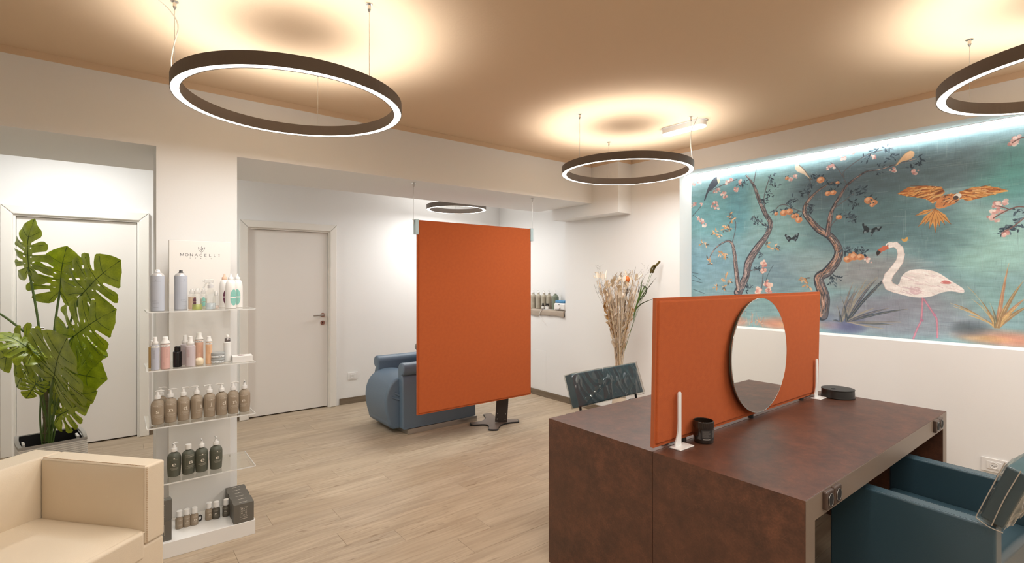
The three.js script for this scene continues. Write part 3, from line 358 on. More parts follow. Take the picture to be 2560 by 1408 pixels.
// ---------- hanging orange screen ----------
{
  const t = thing('hanging_screen', 'tall orange felt screen hanging on two steel wires', 'screen', [2.64, 0.333, -3.875]);
  const w = 0.632, h = 1.664;
  obj('felt_pad', rbox(-w + 0.012, w - 0.012, 0.012, h - 0.012, -0.016, 0.016, 0.009, 4), M.felt, t);
  obj('edge_strip', [box(-w, w, 0, 0.016, -0.007, 0.007), box(-w, w, h - 0.016, h, -0.007, 0.007), box(-w, -w + 0.016, 0.016, h - 0.016, -0.007, 0.007), box(w - 0.016, w, 0.016, h - 0.016, -0.007, 0.007)], M.felt, t);
  const film = phys({ color: new THREE.Color(0.48, 0.62, 0.66), roughness: 0.25, clearcoat: 0.6 });
  for (const s of [-1, 1]) {
    const x = s * (w + 0.006);
    obj('clip', [rbox(x - 0.017, x + 0.017, h - 0.125, h + 0.004, -0.021, 0.021, 0.004, 2)], film, t);
    obj('clip_arm', [box(Math.min(x + s * 0.03, x), Math.max(x + s * 0.03, x), h - 0.002, h + 0.004, -0.01, 0.01), cyl(0.006, 0.006, 0.035, [x + s * 0.023, h - 0.02, 0])], M.chrome, t);
    obj('wire', rod([x + s * 0.023, h, 0], [x + s * 0.023, 2.31 - 0.333 - 0.035, 0], 0.0016, 6), M.chrome, t);
    obj('ceiling_grip', [cyl(0.018, 0.018, 0.003, [x + s * 0.023, 1.9755, 0]), cyl(0.009, 0.009, 0.022, [x + s * 0.023, 1.963, 0]), cyl(0.009, 0.003, 0.014, [x + s * 0.023, 1.945, 0])], M.chrome, t);
  }
}

// ---------- desks back to back ----------
function desk(label, z0, z1, open) {        // open = side with knee space: +1 towards larger z
  const t = thing('styling_desk', label, 'desk', [0, 0, 0], 0, 'brown desks back to back');
  const x0 = 1.797, x1 = 3.63, H = 0.76, T = 0.085, S = 0.074, b = 0.0015;
  const prism = (pts) => metric(place(new THREE.ExtrudeGeometry(new THREE.Shape(pts.map(([x, y]) => new THREE.Vector2(x, y))), { depth: z1 - z0 - 2 * b, bevelEnabled: true, bevelSize: b, bevelThickness: b, bevelOffset: -b, bevelSegments: 1 }), [0, 0, z0 + b]));
  const e = 0.0002;                                   // boards meet in mitred corners
  obj('top', prism([[x0 + e, H], [x0 + S + e, H - T], [x1 - S - e, H - T], [x1 - e, H]]), M.hide, t);
  obj('side_panel', prism([[x0, 0], [x0 + S, 0], [x0 + S, H - T], [x0, H - e]]), M.hide, t);
  obj('side_panel', prism([[x1, 0], [x1, H - e], [x1 - S, H - T], [x1 - S, 0]]), M.hide, t);
  const zb = open > 0 ? z0 : z1 - 0.03;
  obj('back_panel', box(x0 + S, x1 - S, 0.05, H - T, zb, zb + 0.03), M.hide, t);
  const face = open > 0 ? z1 : z0, f0 = open > 0 ? face - 0.0005 : face - 0.0012, f1 = f0 + 0.0017;
  obj('edge_strip', [box(x0 + 0.002, x1 - 0.002, H - T + 0.0005, H - 0.002, f0, f1), box(x0 + 0.002, x0 + S - 0.0005, 0.002, H - T + 0.0005, f0, f1), box(x1 - S + 0.0005, x1 - 0.002, 0.002, H - T + 0.0005, f0, f1)], M.hideEdge, t);  // thin strips over the open front edges, paler than the boards
  for (const x of [1.965, 2.037, 3.385, 3.457]) {
    const p = obj('power_outlet', rbox(x - 0.032, x + 0.032, 0.693, 0.757, face - (open > 0 ? 0.002 : 0.016), face + (open > 0 ? 0.016 : 0.002), 0.006, 3), M.outlet, t);
    obj('outlet_well', cyl(0.021, 0.021, 0.004, [x, 0.725, face + open * 0.0165], [Math.PI / 2, 0, 0], 24), M.dark, p);
    obj('outlet_rim', place(metric(new THREE.TorusGeometry(0.0212, 0.0009, 8, 28)), [x, 0.725, face + open * 0.018]), M.chrome, p);
  }
  return t;
}
M.hideEdge = std({ color: new THREE.Color(0.225, 0.17, 0.13), roughness: 0.4, bumpMap: leatherBump, bumpScale: 0.0002 });
M.outlet = std({ color: new THREE.Color(0.075, 0.045, 0.032), roughness: 0.35 });
desk('brown leather-look desk nearest the viewer, with outlets in its edge', -1.3205, -0.715, 1);
desk('brown leather-look desk on the far side of the orange divider', -1.977, -1.3225, -1);

{ // orange divider standing on the desks
  const t = thing('desk_divider', 'long low orange felt divider standing on the desks', 'divider', [2.65, 0.76, -1.325]);
  const tilt = 0.02, w = 0.85, h = 0.64;
  const lean = new THREE.Matrix4().makeRotationX(tilt).premultiply(new THREE.Matrix4().makeTranslation(0, 0.016, 0));
  const L = (g) => g.applyMatrix4(lean);
  obj('felt_pad', L(rbox(-w + 0.012, w - 0.012, 0.012, h - 0.012, -0.014, 0.014, 0.009, 4)), M.felt, t);
  obj('edge_strip', [L(box(-w, w, 0, 0.014, -0.007, 0.007)), L(box(-w, w, h - 0.014, h, -0.007, 0.007)), L(box(-w, -w + 0.014, 0.014, h - 0.014, -0.007, 0.007)), L(box(w - 0.014, w, 0.014, h - 0.014, -0.007, 0.007))], M.felt, t);
  obj('edge_piping', [L(box(-w - 0.0015, -w + 0.001, 0, h, -0.008, 0.008))], M.feltEdge, t);
  for (const s of [-1, 1]) for (const x of [-0.70, 0.76]) {
    const g = new THREE.Shape([[0.0095, 0], [0.0095, 0.228], [0.005, 0.235], [-0.005, 0.235], [-0.0095, 0.228], [-0.0095, 0.10], [-0.012, 0.062], [-0.022, 0.034], [-0.032, 0.018], [-0.034, 0]].map(([a, b]) => new THREE.Vector2(a, b)));
    const fin = metric(new THREE.ExtrudeGeometry(g, { depth: 0.005, bevelEnabled: true, bevelSize: 0.001, bevelThickness: 0.001, bevelSegments: 2 }));
    obj('bracket', [rbox(x - 0.055, x + 0.05, 0, 0.005, s > 0 ? 0.018 : -0.075, s > 0 ? 0.075 : -0.018, 0.002, 2), place(fin, [x, 0.004, s > 0 ? 0.031 : -0.036])], M.whiteGloss, t);
  }
  for (const x of [-0.62, 0, 0.62]) obj('rubber_foot', cyl(0.014, 0.014, 0.016, [x, 0.008, 0]), M.black, t);
}
{ // round mirror in front of the divider
  const t = thing('round_mirror', 'frameless round mirror leaning against the orange divider', 'mirror', [2.655, 1.098, -1.275], 0);
  const R = 0.297;
  obj('mirror_backing', cyl(R - 0.004, R - 0.004, 0.012, [0, 0, -0.008], [Math.PI / 2, 0, 0], 96), M.mirrorEdge = std({ color: new THREE.Color(0.05, 0.075, 0.06), roughness: 0.25 }), t);
  obj('mirror_glass', cyl(R, R, 0.005, [0, 0, 0.0005], [Math.PI / 2, 0, 0], 96), std({ color: new THREE.Color(0.90, 0.91, 0.89), metalness: 1, roughness: 0.01 }), t);
  obj('bevel_ring', place(metric(lathe([[R - 0.001, -0.002], [R + 0.0015, -0.002], [R + 0.0015, 0.0025], [R - 0.001, 0.0035], [R - 0.001, -0.002]], 96)), [0, 0, 0], [Math.PI / 2, 0, 0]), std({ color: new THREE.Color(0.55, 0.6, 0.57), roughness: 0.12, metalness: 0.6 }), t);
  obj('stand_off', [cyl(0.05, 0.05, 0.022, [0, 0, -0.025], [Math.PI / 2, 0, 0])], M.black, t);
}

// ---------- cream armchair ----------
{
  const t = thing('armchair', 'cream leather cube armchair at lower left, before the display shelves', 'armchair', [-0.121, 0, -2.587], 0);
  // local: +z forward out of the seat, +x towards the display shelves; origin under the middle of the front edge
  t.rotation.y = Math.atan2(0.656, 0.755);
  const s = 0.29, a = 0.10, D = 0.575, B = 0.166;
  const crown = (g, top, k, x0, x1, z0, z1) => { const p = g.attributes.position; for (let i = 0; i < p.count; i++) if (p.getY(i) > top - 0.012) { const u = Math.max(0, Math.min(1, (p.getX(i) - x0) / (x1 - x0))), v = Math.max(0, Math.min(1, (p.getZ(i) - z0) / (z1 - z0))); p.setY(i, p.getY(i) + k * Math.sin(Math.PI * u) ** 0.7 * Math.sin(Math.PI * Math.min(1, v * 0.92 + 0.08)) ** 0.7); } g.computeVertexNormals(); return g; };
  const soft = (x0, x1, y0, y1, z0, z1, r) => { const n = 10; let g = new RoundedBoxGeometry(x1 - x0, y1 - y0, z1 - z0, n, r); return place(g, [(x0 + x1) / 2, (y0 + y1) / 2, (z0 + z1) / 2]); };
  obj('base_frame', rbox(-s - a, s + a, 0.06, 0.31, -D - B, 0.0, 0.014, 4), M.cream, t);
  // seat cushion with a gently domed top
  const seat = new THREE.PlaneGeometry(2 * s - 0.004, D + 0.02, 24, 24).rotateX(-Math.PI / 2), sp = seat.attributes.position;
  for (let i = 0; i < sp.count; i++) { const u = sp.getX(i) / (s - 0.002), v = sp.getZ(i) / (D / 2 + 0.01); sp.setY(i, 0.018 * Math.max(0, 1 - u * u) ** 0.5 * (1 - Math.max(0, v) ** 6) + 0.008 - 0.012 * Math.max(0, v) ** 8); }
  seat.computeVertexNormals();
  obj('seat_cushion', [rbox(-s + 0.002, s - 0.002, 0.25, 0.376, -D - 0.01, 0.006, 0.016, 4), metric(place(seat, [0, 0.372, -D / 2 - 0.006]))], M.cream, t);
  // inner face of the back is padded
  const pad = new THREE.PlaneGeometry(2 * s, 0.30, 24, 16), pp = pad.attributes.position;
  for (let i = 0; i < pp.count; i++) { const u = pp.getX(i) / s, v = pp.getY(i) / 0.15; pp.setZ(i, 0.03 * Math.max(0, 1 - Math.abs(u) ** 3) ** 0.6 * Math.max(0, 1 - v * v) ** 0.6); }
  pad.computeVertexNormals();
  obj('backrest', [rbox(-s - a, s + a, 0.311, 0.66, -D - B, -D, 0.016, 4), metric(place(pad, [0, 0.505, -D + 0.001]))], M.cream, t);
  for (const k of [-1, 1]) {
    const arm = obj('armrest', rbox(Math.min(k * s, k * (s + a)), Math.max(k * s, k * (s + a)), 0.311, 0.66, -D, 0.004, 0.012, 4), M.cream, t);
    const pl = new THREE.PlaneGeometry(D - 0.01, 0.30, 16, 16), q = pl.attributes.position; for (let i = 0; i < q.count; i++) { const u = q.getX(i) / (D / 2 - 0.005), v = q.getY(i) / 0.15; q.setZ(i, 0.012 * Math.max(0, 1 - Math.abs(u) ** 3) ** 0.6 * Math.max(0, 1 - v * v) ** 0.6); } pl.computeVertexNormals();
    obj('armrest_padding', metric(place(pl, [k * (s - 0.001), 0.50, -D / 2], [0, -k * Math.PI / 2, 0])), M.cream, arm);
    const x = k * (s + 0.007), st = [];
    for (let i = 0; i < 70; i++) st.push(box(x - 0.0012, x + 0.0012, 0.6595, 0.6612, -D + 0.004 + i * 0.0081, -D + 0.009 + i * 0.0081));
    for (let i = 0; i < 42; i++) st.push(box(x - 0.0012, x + 0.0012, 0.318 + i * 0.0081, 0.323 + i * 0.0081, 0.0032, 0.0048));
    obj('stitching', st, M.creamThread, arm);
  }
  obj('seam', [rod([-s + 0.01, 0.373, -0.014], [s - 0.01, 0.373, -0.014], 0.0022, 6)], M.creamThread, t);
  for (const x of [-0.33, 0.33]) for (const z of [-0.68, -0.06]) obj('foot', cyl(0.022, 0.018, 0.06, [x, 0.03, z]), M.chrome, t);
}

// ---------- planter with monstera ----------
{
  const t = thing('planter', 'pale ribbed square planter with dark inside, behind the armchair', 'planter', [-0.367, 0, -4.815], 0.155);
  const w = 0.177, d = 0.19, H = 0.38, rib = [];
  obj('pot_wall', [box(-w + 0.006, w - 0.006, 0, H - 0.014, d - 0.018, d - 0.006), box(-w + 0.006, w - 0.006, 0, H - 0.014, -d + 0.006, -d + 0.018), box(-w + 0.006, -w + 0.018, 0, H - 0.014, -d + 0.018, d - 0.018), box(w - 0.018, w - 0.006, 0, H - 0.014, -d + 0.018, d - 0.018)], M.white, t);
  M.pot = std({ color: new THREE.Color(0.72, 0.69, 0.63), roughness: 0.5 });
  for (let i = 0; i < 25; i++) { const y = 0.008 + i * 0.0143; for (const [x0, x1, z0, z1] of [[-w, w, d - 0.010, d], [-w, w, -d, -d + 0.010], [-w, -w + 0.010, -d + 0.010, d - 0.010], [w - 0.010, w, -d + 0.010, d - 0.010]]) rib.push(rbox(x0, x1, y, y + 0.0115, z0, z1, 0.004, 2)); }
  const r = obj('ribs', rib, M.pot, t); r.userData.kind = 'stuff';
  const arc = (s) => { const sh = new THREE.Shape(); sh.moveTo(s * (w - 0.022), -d); sh.quadraticCurveTo(s * (w - 0.004), 0, s * (w - 0.022), d); sh.lineTo(s * (w - 0.004), d); sh.quadraticCurveTo(s * (w + 0.016), 0, s * (w - 0.004), -d); return metric(new THREE.ExtrudeGeometry(sh, { depth: 0.014, bevelEnabled: true, bevelSize: 0.002, bevelThickness: 0.002, bevelSegments: 2 }).rotateX(Math.PI / 2).translate(0, H, 0)); };
  M.rim = std({ color: new THREE.Color(0.36, 0.34, 0.31), roughness: 0.4 });
  obj('rim', [arc(1), arc(-1), box(-w + 0.02, w - 0.02, H - 0.014, H, d - 0.006, d), box(-w + 0.02, w - 0.02, H - 0.014, H, -d, -d + 0.006)], M.rim, t);
  obj('inner_liner', [box(-w + 0.019, w - 0.019, 0.02, 0.25, -d + 0.019, d - 0.019), box(-w + 0.0185, w - 0.0185, 0.25, H - 0.004, d - 0.0195, d - 0.0185), box(-w + 0.0185, w - 0.0185, 0.25, H - 0.004, -d + 0.0185, -d + 0.0195), box(-w + 0.0185, -w + 0.0195, 0.25, H - 0.016, -d + 0.0195, d - 0.0195), box(w - 0.0195, w - 0.0185, 0.25, H - 0.016, -d + 0.0195, d - 0.0195)], M.black, t);
  for (const s of [-1, 1]) obj('lift_grip', [rbox(s * (w - 0.035) - 0.008, s * (w - 0.035) + 0.008, H - 0.035, H - 0.015, -0.05, 0.05, 0.004, 2), rbox(s * (w - 0.03) - 0.006, s * (w - 0.03) + 0.006, 0.25, H - 0.036, 0.03, 0.045, 0.003, 2)], M.pot, t);
}
const LEAVES = [
  [-0.494, 1.574, -4.937, -0.501, 1.919, -4.866, 0.98, -0.45], [-0.323, 1.405, -4.854, -0.300, 1.727, -4.784, 1.12, 0.1], [-0.190, 1.392, -4.597, -0.015, 1.622, -4.358, 1.1, 0.1],
  [-0.230, 1.108, -4.476, -0.043, 1.293, -4.227, 1.12, 0.1], [-0.326, 0.848, -4.449, -0.267, 1.128, -4.124, 1.22, 0], [-0.310, 0.864, -4.691, -0.090, 0.807, -4.442, 1.15, 0.2],
  [-0.231, 0.971, -4.781, -0.066, 0.948, -4.652, 1.0, -0.2], [-0.294, 0.701, -4.627, -0.136, 0.712, -4.427, 1.0, 0.7], [-0.310, 0.553, -4.691, -0.163, 0.658, -4.550, 1.05, 0.1],
  [-0.449, 1.022, -4.698, -0.676, 0.943, -4.800, 1.2, -0.2], [-0.455, 0.916, -4.830, -0.577, 0.744, -4.900, 1.3, 0.3], [-0.427, 1.010, -4.554, -0.614, 1.180, -4.675, 0.7, 1.0], [-0.429, 0.788, -4.657, -0.479, 0.695, -4.645, 1.2, -0.6], [-0.806, 1.37, -5.00, -1.03, 1.19, -4.90, 1.1, 0.2]];
{
  const t = thing('monstera', 'tall green monstera plant with split leaves in the planter', 'plant', [-0.386, 0.25, -4.80]);
  const o = t.position;
  const half = [[0, 1], [0.09, 0.945], [0.19, 0.885], [0.29, 0.80], [0.36, 0.70], [0.355, 0.655], [0.26, 0.60], [0.14, 0.53], [0.125, 0.505], [0.15, 0.49], [0.27, 0.54], [0.375, 0.585], [0.44, 0.59], [0.495, 0.53], [0.515, 0.44], [0.48, 0.395], [0.33, 0.365], [0.15, 0.325], [0.13, 0.30], [0.155, 0.28], [0.34, 0.315], [0.51, 0.345], [0.57, 0.31], [0.60, 0.22], [0.57, 0.165], [0.38, 0.175], [0.17, 0.155], [0.145, 0.13], [0.17, 0.11], [0.40, 0.10], [0.57, 0.098], [0.61, 0.03], [0.575, -0.06], [0.52, -0.085], [0.36, -0.03], [0.18, 0.02], [0.16, -0.01], [0.33, -0.095], [0.46, -0.17], [0.465, -0.225], [0.40, -0.275], [0.29, -0.31], [0.17, -0.30], [0.08, -0.23], [0.03, -0.11], [0, -0.01]];
  const shape = new THREE.Shape(); half.forEach(([x, y], i) => (i ? shape.lineTo(x, y) : shape.moveTo(x, y))); for (let i = half.length - 2; i > 0; i--) shape.lineTo(-half[i][0] * (1 + 0.05 * Math.sin(i)), half[i][1] + 0.012 * Math.sin(i * 1.7));
  for (const [x, y, a, b, r] of [[0.11, 0.42, 0.028, 0.014, 0.4], [-0.10, 0.40, 0.026, 0.013, -0.4], [0.10, 0.235, 0.03, 0.014, 0.2], [-0.115, 0.225, 0.032, 0.015, -0.2], [0.10, 0.075, 0.028, 0.013, 0], [-0.095, 0.085, 0.024, 0.012, 0]]) { const h = new THREE.Path(); h.absellipse(x, y, a, b, 0, Math.PI * 2, true, r); shape.holes.push(h); }
  let flat = new THREE.ShapeGeometry(shape, 5).toNonIndexed(); flat = new TessellateModifier(0.07, 6).modify(flat);
  const bend = (x, y, c, k) => -0.42 * c * x * x - 0.22 * c * Math.max(0, y - 0.35) ** 2 * 1.6 + 0.10 * Math.abs(x) + 0.016 * Math.sin(18 * y - 9 * Math.abs(x) + k) * Math.min(1, Math.abs(x) * 4);
  const leafMap = canvasTex(512, 512, (g, w, h) => { for (let y = 0; y < h; y += 2) for (let x = 0; x < w; x += 2) { const n = noise(x * 0.012, y * 0.012) * 0.5 + noise(x * 0.06, y * 0.06) * 0.25; g.fillStyle = `rgb(${146 + n * 32},${164 + n * 28},${26 + n * 14})`; g.fillRect(x, y, 2, 2); } });
  const leafMat = phys({ map: leafMap, roughness: 0.42, side: THREE.DoubleSide, transmission: 0.18, thickness: 0 });
  const veinMat = std({ color: new THREE.Color(0.05, 0.10, 0.012), roughness: 0.5 });
  const stemMat = std({ color: new THREE.Color(0.10, 0.17, 0.035), roughness: 0.45 });
  LEAVES.forEach(([bx, by, bz, tx, ty, tz, w, roll], i) => {
    const B = V(bx, by, bz), a = V(tx, ty, tz).sub(B), L = a.length(); a.normalize();
    let n = V(-0.55, 0.35, 1); n.addScaledVector(a, -n.dot(a)).normalize().applyAxisAngle(a, roll); const sd = a.clone().cross(n).normalize();
    const m = new THREE.Matrix4().makeBasis(sd, a, n).setPosition(B.clone().sub(o)), c = [1, 0.8, 0.9, 1, 0.5, 1.1, 1, 1.2, 1, 1.2, 1, 1.3, 1, 1][i];
    const g = flat.clone(), p = g.attributes.position, uv = new Float32Array(p.count * 2);
    for (let k = 0; k < p.count; k++) { const x = p.getX(k), y = p.getY(k); uv[2 * k] = x * 0.8 + 0.5; uv[2 * k + 1] = y * 0.7 + 0.25; p.setXYZ(k, x * L * w, y * L, bend(x, y, c, i) * L); }
    g.setAttribute('uv', new THREE.BufferAttribute(uv, 2)); g.deleteAttribute('normal');
    const gm = mergeVertices(g, 1e-5); gm.computeVertexNormals(); gm.applyMatrix4(m);
    const leaf = obj('leaf', gm.toNonIndexed(), leafMat, t);
    const vein = [], run = (pts, r) => { const q = pts.map(([x, y]) => [x * L * w, y * L, bend(x, y, c, i) * L + 0.0006]); vein.push(tube(q, r, 10, 5).applyMatrix4(m)); };
    run([[0, -0.01], [0, 0.3], [0, 0.6], [0, 0.97]], 0.0026);
    for (const s of [-1, 1]) for (const [y0, x1, y1] of [[0.62, 0.26, 0.76], [0.44, 0.42, 0.52], [0.26, 0.50, 0.29], [0.10, 0.52, 0.04], [0.02, 0.40, -0.18], [0.0, 0.16, -0.24]]) run([[0, y0], [s * x1 * 0.5, y0 + (y1 - y0) * 0.42], [s * x1, y1]], 0.0013);
    obj('veins', vein, veinMat, leaf);
    if (i !== 13) { const q = B.clone().sub(o), k = 0.02 * Math.sin(i * 2.3), base = [k, 0.02, 0.02 * Math.cos(i * 1.9)], lift = q.y * 0.55; obj('petiole', tube([base, [k * 1.5 + q.x * 0.16, lift * 0.7, q.z * 0.2], [q.x * 0.5, q.y * 0.72, q.z * 0.55], [q.x - a.x * 0.02, q.y - 0.01, q.z - a.z * 0.02], q.toArray()], 0.0072 - 0.00015 * i, 30, 8), stemMat, t); }
  });
  obj('petiole', tube([[0.0, 0.1, 0], [0.02, 0.5, 0.06], [-0.006, 0.765, 0.108], [-0.114, 0.883, 0.024], [-0.243, 1.006, -0.077], [-0.42, 1.12, -0.2]], 0.007, 30, 8), stemMat, t);
  obj('trunk', [tube([[0, 0.0, 0], [0.002, 0.15, 0.01], [-0.004, 0.32, 0.03], [-0.008, 0.48, 0.045]], 0.018, 20, 10), ...[0.06, 0.11, 0.17, 0.22, 0.28, 0.34, 0.4].map((y) => place(metric(new THREE.TorusGeometry(0.0175, 0.0028, 6, 14)), [-0.002, y, 0.01 + y * 0.07], [Math.PI / 2, 0, 0]))], std({ color: new THREE.Color(0.13, 0.115, 0.05), roughness: 0.8 }), t);
}

// ---------- display stand ----------
const SHELF = [1.323, 1.011, 0.708, 0.401], BASE = 0.083;
{
  const t = thing('display_stand', 'white shop display stand with clear shelves against the pillar', 'display stand', [0.3825, 0, -3.45]);
  obj('plinth', rbox(-0.2575, 0.2575, 0, BASE, -0.18, 0.19, 0.002, 2), M.white, t);
  const sign = canvasTex(1024, 1024, (g, w, h) => {
    g.fillStyle = '#ece9e4'; g.fillRect(0, 0, w, h); g.fillStyle = '#4c4a4c'; g.strokeStyle = '#4c4a4c'; g.textAlign = 'center'; g.textBaseline = 'alphabetic';
    const k = w / 0.32;                                             // 0.32 m square
    g.font = `${0.036 * k}px sans-serif`; const put = (s, y, width, size, font) => { g.font = `${size * k}px ${font}`; const n = s.length, step = width * k / (n - 0.2); g.save(); [...s].forEach((c, i) => { g.save(); g.translate(w / 2 - width * k / 2 + step * (i + 0.42), y * k); g.scale(1.28, 1); g.fillText(c, 0, 0); g.restore(); }); g.restore(); };
    put('MONACELLI', 0.0925, 0.215, 0.0225, 'sans-serif'); put('ITALY', 0.1085, 0.135, 0.0105, 'sans-serif');
    const cx = w / 2 + 0.004 * k, cy = 0.047 * k; g.lineWidth = 0.0022 * k; g.beginPath(); g.moveTo(cx - 0.017 * k, cy - 0.012 * k); g.quadraticCurveTo(cx - 0.017 * k, cy + 0.012 * k, cx, cy + 0.019 * k); g.quadraticCurveTo(cx + 0.017 * k, cy + 0.012 * k, cx + 0.017 * k, cy - 0.012 * k); g.stroke();
    g.font = `${0.03 * k}px serif`; g.fillText('\u03c6', cx, cy + 0.0065 * k);
  });
  const y0 = BASE, y1 = 1.726, pw = 0.16, px = 0.0185, zf = -0.13;
  obj('back_panel', rbox(px - pw, px + pw, y0, y1, zf - 0.035, zf, 0.0015, 1), M.white, t);
  const s = obj('header_print', new THREE.PlaneGeometry(0.316, 0.316), std({ map: sign, roughness: 0.5 }), t); s.position.set(px, y1 - 0.16, zf + 0.0006);
  for (const y of SHELF) {
    const sh = obj('shelf', rbox(-0.2575, 0.2575, y - 0.006, y, zf + 0.001, 0.19, 0.0012, 1), M.acrylic, t);
    obj('shelf_edge', [box(-0.2575, 0.2575, y - 0.0062, y - 0.0002, 0.1895, 0.192), box(-0.26, -0.2570, y - 0.0062, y - 0.0002, zf + 0.002, 0.1895), box(0.2570, 0.26, y - 0.0062, y - 0.0002, zf + 0.002, 0.1895)], M.acrylicEdge, sh);
    for (const x of [px - pw + 0.004, px + pw - 0.004]) obj('shelf_pin', cyl(0.0035, 0.0035, 0.012, [x, y - 0.012, zf + 0.006]), M.chrome, sh);
  }
}
// bottles
function wrap(g) { const p = g.attributes.position, uv = g.attributes.uv; g.computeBoundingBox(); const { min, max } = g.boundingBox; for (let i = 0; i < p.count; i++) uv.setY(i, (p.getY(i) - min.y) / (max.y - min.y)); return g; }
const turned = (pts, n = 28) => wrap(lathe(pts, n, Math.PI));           // u = 0.5 looks towards +z
const round = (r, h, e = 0.003) => [[0, 0], [r - e, 0], [r - e * 0.3, e * 0.3], [r, e], [r, h]];
const pumpWhite = std({ color: new THREE.Color(0.83, 0.82, 0.8), roughness: 0.35 });
function labelTex(bg, fg, draw, w = 512, h = 512) { return canvasTex(w, h, (g) => { g.fillStyle = bg; g.fillRect(0, 0, w, h); g.fillStyle = g.strokeStyle = fg; g.textAlign = 'center'; draw(g, w, h); }); }
const letterCache = new Map();
function letterMat(kind, ch) {
  const key = kind + ch; if (letterCache.has(key)) return letterCache.get(key);
  const bg = { taupe: '#9a8b78', green: '#54564a', dark: '#5a554b', stone: '#aca594', sage: '#76806d' }[kind];
  const t = labelTex(bg, '#e6dfd2', (g, w, h) => {
    const c = w / 2, fw = w * 0.27; g.lineWidth = 2;
    if ((kind !== 'green' && kind !== 'sage') || ch === 'a') { g.globalAlpha = 0.75; g.strokeRect(c - fw / 2, h * 0.18, fw, h * 0.56); g.globalAlpha = 1; }
    if ((kind === 'green' || kind === 'sage') && ch === 'e') { g.beginPath(); g.ellipse(c, h * 0.24, 10, 7, 0, 0, 7); g.fill(); g.globalAlpha = 0.6; g.fillRect(c - fw * 0.36, h * 0.275, fw * 0.72, 3); g.globalAlpha = 1; }
    else { g.globalAlpha = 0.7; for (const [y, ww, th] of [[0.205, 0.8, 3], [0.245, 0.88, 6], [0.285, 0.6, 3]]) g.fillRect(c - fw * ww / 2, h * y, fw * ww, th); g.beginPath(); g.arc(c, h * 0.25, 7, 0, 7); g.fill(); g.globalAlpha = 1; }
    g.font = `${h * 0.205}px serif`; g.fillText(ch, c, h * 0.55);
    g.globalAlpha = 0.7; for (const [y, ww] of [[0.62, 0.7], [0.655, 0.8], [0.69, 0.5]]) g.fillRect(c - fw * ww / 2, h * y, fw * ww, 4); g.globalAlpha = 1;
  });
  const m = std({ map: t, roughness: 0.48 }); letterCache.set(key, m); return m;
}
function pumpHead(y, turn, closed = false) {
  if (closed) return [place(lathe([[0, 0.0], [0.0135, 0], [0.0155, 0.002], [0.0150, 0.026], [0.013, 0.029], [0, 0.029]], 24), [0, y, 0])];
  return [place(lathe([[0, 0], [0.0150, 0], [0.0155, 0.002], [0.0150, 0.018], [0.011, 0.020], [0.0085, 0.022], [0.0080, 0.031], [0.0055, 0.032], [0.0052, 0.040], [0, 0.040]], 24), [0, y, 0]),
    place(tube([[-0.009, 0.041, 0], [0, 0.0435, 0], [0.016, 0.044, 0], [0.030, 0.0405, 0]], 0.0042, 14, 8), [0, y, 0], [0, turn, 0])];
}
function pumpBottle(kind, ch, label, [x, y, z], turn, headTurn, closed) {
  const t = thing('pump_bottle', label, 'bottle', [x, y, z], 0, kind === 'taupe' ? 'taupe pump bottles on the third shelf' : 'green pump bottles on the fourth shelf');
  const r = kind === 'taupe' ? 0.0315 : 0.033, b = obj('body', turned([...round(r * 0.9, 0.006, 0.004), [r, 0.06], [r, 0.100], [r * 0.95, 0.112], [r * 0.80, 0.122], [r * 0.55, 0.128], [0.0125, 0.131], [0.0125, 0.135], [0, 0.135]]), letterMat(kind, ch), t);
  b.rotation.y = turn; obj('pump', pumpHead(0.135, headTurn, closed), pumpWhite, t);
  return t;
}
const words = ['leftmost', 'second from left', 'third from left', 'fourth from left', 'fifth from left', 'sixth from left', 'seventh from left', 'rightmost'];
[['s', 0.174, -3.349, -0.05, -0.15], ['n', 0.233, -3.355, 0.0, 0.1], ['d', 0.293, -3.356, 0.25, 0.35], ['i', 0.356, -3.355, 0.65, 3.0], ['i', 0.4185, -3.351, 0.2, 3.4], ['d', 0.4785, -3.347, 0.35, 2.9], ['n', 0.5375, -3.344, 0.15, 0.1], ['e', 0.598, -3.350, -0.3, 1.4]]
  .forEach(([c, x, z, a, b], i) => pumpBottle('taupe', c, `taupe pump bottle lettered ${c}, ${words[i]} in the front row of the third shelf`, [x, SHELF[2], z], a, b));
pumpBottle('taupe', 's', 'taupe pump bottle hidden behind the leftmost lettered bottle of the third shelf', [0.192, SHELF[2], -3.435], 0.2, 0.1);
[['e', 0.250, -3.368, -0.05, 0.9, false], ['a', 0.317, -3.363, 0.3, 0, true], ['e', 0.380, -3.357, 0.05, 1.5, false], ['e', 0.451, -3.354, 0.1, 1.6, false]]
  .forEach(([c, x, z, a, b, k], i) => pumpBottle('green', c, `dark green ${k ? 'capped' : 'pump'} bottle lettered ${c}, ${['first', 'second', 'third', 'last'][i]} of four on the fourth shelf`, [x, SHELF[3], z], a, b, k));
